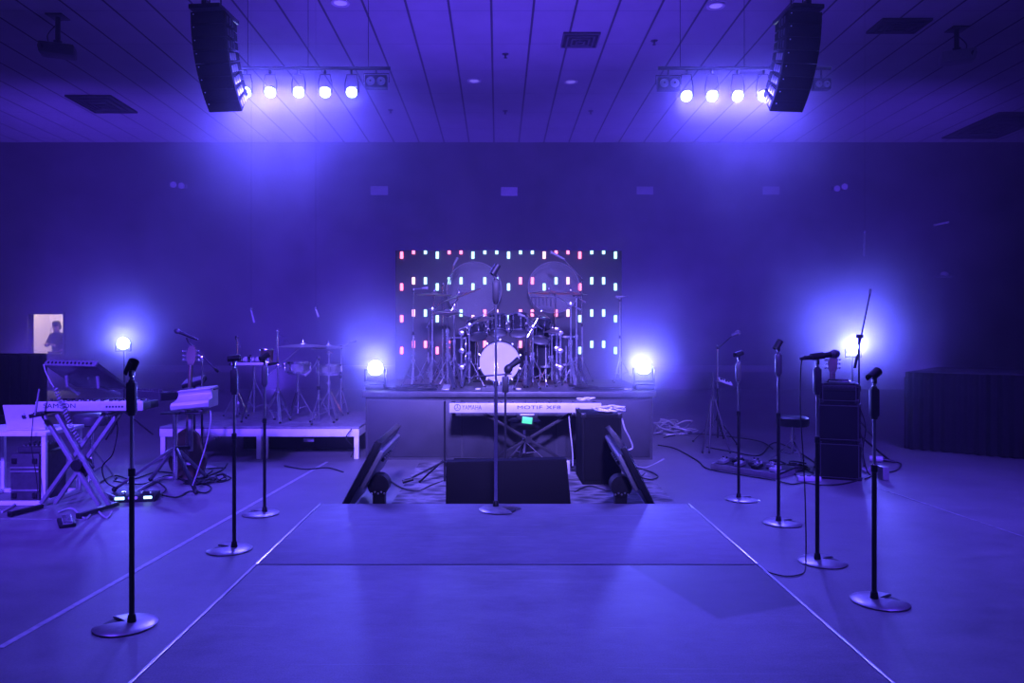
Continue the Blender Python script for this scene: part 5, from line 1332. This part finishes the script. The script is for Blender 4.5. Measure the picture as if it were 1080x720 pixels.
# ------------------------------------------------------------------ person in the lit side room
root = thing('person', 'person in dark clothes standing in the lit side-room opening, hands raised together', 'person', (P(59.5, 0, 18.55).x, 18.62, 0), 0)
def skin(name, verts, edges, m, parent, sub=2):
    me = bpy.data.meshes.new(name); me.from_pydata([v[0] for v in verts], edges, []); me.materials.append(m)
    o = bpy.data.objects.new(name, me); COL.objects.link(o); o.parent = parent
    md = o.modifiers.new('skin', 'SKIN'); md.use_smooth_shade = True
    for i, v in enumerate(verts):
        r = v[1]; me.skin_vertices[0].data[i].radius = r if isinstance(r, tuple) else (r, r)
    me.skin_vertices[0].data[0].use_root = True
    if sub: s_ = o.modifiers.new('sub', 'SUBSURF'); s_.levels = sub; s_.render_levels = sub
    return o
# facing -x -y (towards the left of the picture), head bowed
V = [((0, 0, .86), (.15, .11)), ((0, 0, 1.02), (.14, .1)), ((0, -.01, 1.2), (.16, .11)), ((0, -.01, 1.32), (.13, .085)), ((-.01, -.02, 1.39), (.055, .055)), ((-.025, -.04, 1.45), (.06, .065)), ((-.035, -.045, 1.53), (.075, .085)), ((-.035, -.04, 1.6), (.06, .07)),
     ((.15, 0, 1.31), (.06, .06)), ((.2, -.03, 1.08), (.045, .045)), ((.03, -.2, 1.06), (.035, .035)), ((-.07, -.24, 1.1), (.026, .022)),
     ((-.15, -.0, 1.31), (.06, .06)), ((-.23, -.06, 1.08), (.045, .045)), ((-.16, -.24, 1.07), (.035, .035)), ((-.11, -.27, 1.1), (.026, .022)),
     ((.09, 0, .82), (.085, .09)), ((.1, -.01, .48), (.055, .06)), ((.1, .01, .1), (.04, .045)), ((.1, -.12, .04), (.04, .035)),
     ((-.09, 0, .82), (.085, .09)), ((-.1, -.01, .48), (.055, .06)), ((-.1, .01, .1), (.04, .045)), ((-.1, -.12, .04), (.04, .035))]
E = [(0, 1), (1, 2), (2, 3), (3, 4), (4, 5), (5, 6), (6, 7), (3, 8), (8, 9), (9, 10), (10, 11), (3, 12), (12, 13), (13, 14), (14, 15), (0, 16), (16, 17), (17, 18), (18, 19), (0, 20), (20, 21), (21, 22), (22, 23)]
body = skin('body', V, E, SKIN, root)
for side, wr_, dr in ((1, Vector((-.07, -.24, 1.1)), Vector((-1, -.25, .1))), (-1, Vector((-.11, -.27, 1.1)), Vector((.2, -1, .1)))):
    dr.normalize(); sd = dr.cross(Vector((0, 0, 1))).normalized(); up = Vector((0, 0, 1))
    hv = [(wr_, (.024, .016)), (wr_ + dr * .05, (.034, .014)), (wr_ + dr * .085, (.034, .013))]; he = [(0, 1), (1, 2)]
    for k, (off, ln) in enumerate(((-.03, .06), (-.01, .075), (.01, .07), (.03, .055))):
        b0 = len(hv); base = wr_ + dr * .085 + sd * off
        hv += [(base, (.009, .009)), (base + dr * ln * .5 + up * .004, (.0085, .0085)), (base + dr * ln * .85 - up * .02, (.007, .007))]; he += [(2, b0), (b0, b0 + 1), (b0 + 1, b0 + 2)]
    b0 = len(hv); base = wr_ + dr * .03 + sd * .034 * side; hv += [(base, (.011, .011)), (base + dr * .04 + sd * .02 * side + up * .01, (.0095, .0095)), (base + dr * .065 + sd * .012 * side + up * .012, (.008, .008))]; he += [(1, b0), (b0, b0 + 1), (b0 + 1, b0 + 2)]
    skin('hand', hv, he, SKIN, root, 1)
# clothing: shirt follows the torso and arms, trousers the legs
SV = [(Vector(v) , tuple(x + .014 for x in r)) for v, r in V]
skin('shirt', [SV[0], SV[1], SV[2], (SV[3][0], (.155, .11)), (SV[8][0], (.08, .08)), SV[9], (SV[10][0], (.046, .046)), (SV[12][0], (.08, .08)), SV[13], (SV[14][0], (.046, .046)), (Vector((-.005, -.015, 1.385)), (.085, .08))], [(0, 1), (1, 2), (2, 3), (3, 4), (4, 5), (5, 6), (3, 7), (7, 8), (8, 9), (3, 10)], SHIRT, root)
skin('trousers', [(SV[0][0], (.16, .12)), SV[16], SV[17], (Vector((.1, .01, .09)), (.06, .06)), SV[20], SV[21], (Vector((-.1, .01, .09)), (.06, .06))], [(0, 1), (1, 2), (2, 3), (0, 4), (4, 5), (5, 6)], SHIRT, root)
h = MB(); H = M4((-.035, -.035, 1.575), (.25, 0, -.5))
h.sph((0, .018, .02), .098, (.94, 1.05, .98), 18, H).sph((0, .06, -.05), .075, (1.0, .8, 1.1), 14, H); h.build('hair', HAIR, root)
f = MB(); f.sph((0, -.092, -.03), .014, (.7, 1, 1.3), 10, H); f.build('nose', SKIN, root)
f = MB()
for s_ in (-1, 1): f.sph((s_ * .028, -.08, -.01), .011, seg=8, M=H)
f.build('eyes', INK, root)
f = MB()
for s_ in (-1, 1): f.sph((s_ * .078, .0, -.03), .022, (.4, .8, 1.2), 10, M=H)
f.build('ears', SKIN, root)
f = MB(); f.sph((0, -.075, -.068), .02, (1.1, .4, .3), 10, M=H); f.build('lips', mat('lips', (.4, .2, .17), .5, noise=.1), root)

# ------------------------------------------------------------------ side-room lamp, audience-side lamps, then added unseen wash lamps
l = bpy.data.lights.new('side_room_lamp', 'POINT'); l.energy = ROOM; l.color = (1.0, .80, .86); l.shadow_soft_size = .25
o = bpy.data.objects.new('side_room_lamp', l); COL.objects.link(o); o.location = (-11.3, 18.9, 2.5)
for x, tx, ty, k, an in ((-3.4, -3.5, 6.6, .75, 30), (0.2, 0.1, 8.3, 1.5, 25), (3.6, 3.2, 7.4, .4, 28)):
    spot('audience_side_lamp', (x, -3.2, 5.3), (tx, ty, .9), FRONT * k, an, .9, FRONTC if k > 1 else BLUE, .4)
for x, y in ((-4.2, 4.2), (0.3, 3.2), (4.4, 4.2)):
    spot('added_floor_wash', (x, y, 5.85), (x, y + .6, 0), WASH * (.55 if x == .3 else 1), 84, 1.0, BLUE, .2)  # unseen lamps added overhead to light the front floor evenly
for x, tx in ((-1.1, -1.0), (1.2, 1.2)):
    spot('added_ceiling_uplight', (x, 11.0, .25), (tx, 9.0, ZC), UP, 120, 1.0, BLUE, .15)  # added behind the screen, out of sight, to brighten the ceiling

for x, k in ((-8.5, 2.4), (-4.0, 1.6), (3.2, 1.4), (7.5, 1.6)):
    spot('added_wall_wash', (x, 13.0, .3), (x, YB, 4.2), WALLW * k, 100, 1.0, BLUE, .15)  # unseen lamps added to lift the back wall and the haze before it
# ------------------------------------------------------------------ haze filling the hall
m = bpy.data.materials.new('stage_haze'); m.use_nodes = True; nt = m.node_tree
nt.nodes.remove(nt.nodes['Principled BSDF'])
vs = nt.nodes.new('ShaderNodeVolumeScatter'); vs.inputs['Anisotropy'].default_value = ANI
vs.inputs['Color'].default_value = (.95, .95, 1, 1)
tc = nt.nodes.new('ShaderNodeTexCoord'); nz = nt.nodes.new('ShaderNodeTexNoise'); nz.inputs['Scale'].default_value = .7; nz.inputs['Distortion'].default_value = .5; nz.inputs['Detail'].default_value = 4; nz.inputs['Roughness'].default_value = .6
mr = nt.nodes.new('ShaderNodeMapRange'); mr.inputs['From Min'].default_value = .35; mr.inputs['From Max'].default_value = .7; mr.inputs['To Min'].default_value = HAZE * .3; mr.inputs['To Max'].default_value = HAZE * 2.2
nt.links.new(tc.outputs['Object'], nz.inputs['Vector']); nt.links.new(nz.outputs['Fac'], mr.inputs['Value']); sx_ = nt.nodes.new('ShaderNodeSeparateXYZ'); nt.links.new(tc.outputs['Object'], sx_.inputs[0])
gy = nt.nodes.new('ShaderNodeMapRange'); gy.inputs['From Min'].default_value = 7.5; gy.inputs['From Max'].default_value = 11.0; gy.inputs['To Min'].default_value = .04; gy.inputs['To Max'].default_value = 1
nt.links.new(sx_.outputs['Y'], gy.inputs['Value'])
pm = nt.nodes.new('ShaderNodeMath'); pm.operation = 'MULTIPLY'; nt.links.new(mr.outputs['Result'], pm.inputs[0]); nt.links.new(gy.outputs['Result'], pm.inputs[1])
dens = pm.outputs[0]
# haze density raised around lamps and below ceiling rows to enlarge their glow
for c, rad_, amp in ((P(130, 362, 9.4), 1.0, PUFF * .8), (P(396, 388, 7.9), .8, PUFF), (P(679, 387, 7.9), .8, PUFF), (P(900, 368, 9.1), 1.2, PUFF),
                     (P(300, 185, 9.7), 1.1, PUF2 * 1.3), (P(810, 150, 9.9), 1.2, PUF2), (P(240, 190, 10.2), 1.5, PUF2 * 1.5), (P(860, 140, 10.2), 1.3, PUF2 * 1.4), (P(270, 260, 10.8), 1.6, PUF2)):
    d_ = nt.nodes.new('ShaderNodeVectorMath'); d_.operation = 'DISTANCE'; d_.inputs[1].default_value = Vector(c) 
    nt.links.new(tc.outputs['Object'], d_.inputs[0])
    q_ = nt.nodes.new('ShaderNodeMapRange'); q_.interpolation_type = 'SMOOTHERSTEP'; q_.inputs['From Min'].default_value = 0; q_.inputs['From Max'].default_value = rad_ * 1.6; q_.inputs['To Min'].default_value = amp; q_.inputs['To Max'].default_value = 0
    nt.links.new(d_.outputs['Value'], q_.inputs['Value'])
    mm_ = nt.nodes.new('ShaderNodeMath'); mm_.operation = 'MULTIPLY'; nt.links.new(q_.outputs['Result'], mm_.inputs[0]); nt.links.new(mr.outputs['Result'], mm_.inputs[1])
    ad = nt.nodes.new('ShaderNodeMath'); ad.operation = 'ADD'; nt.links.new(dens, ad.inputs[0]); nt.links.new(mm_.outputs[0], ad.inputs[1]); dens = ad.outputs[0]
nt.links.new(dens, vs.inputs['Density'])
nt.links.new(vs.outputs['Volume'], nt.nodes['Material Output'].inputs['Volume'])
hz = MB().box((0, 8.5, 3.0), (27.6, 26.4, 7.0)).build('haze', m, smooth=0)
tag(hz, 'blue-lit stage haze filling the hall', 'haze', kind='stuff')
hz.display_type = 'WIRE'

# ------------------------------------------------------------------ world, camera, view
wd = bpy.data.worlds.new('world'); SC.world = wd; wd.use_nodes = True
wd.node_tree.nodes['Background'].inputs[0].default_value = (.05, .03, .4, 1); wd.node_tree.nodes['Background'].inputs[1].default_value = .1
cam = bpy.data.cameras.new('camera'); cam.sensor_width = 36; cam.lens = F / 1080 * 36; cam.clip_start = .05
cam.shift_x = 15 / 1080; cam.shift_y = -5 / 1080
co = bpy.data.objects.new('camera', cam); COL.objects.link(co); co.location = (0, 0, CH); co.rotation_euler = (PI / 2, 0, 0)
SC.camera = co
vw = SC.view_settings; vw.view_transform = 'Standard'; vw.look = 'None'; vw.gamma = 1; vw.use_curve_mapping = False; vw.exposure = EXPO
SC.cycles.max_bounces = 6; SC.cycles.diffuse_bounces = 3; SC.cycles.volume_bounces = 1; SC.cycles.glossy_bounces = 3
SC.cycles.volume_step_rate = STEP
SC.cycles.use_denoising = True
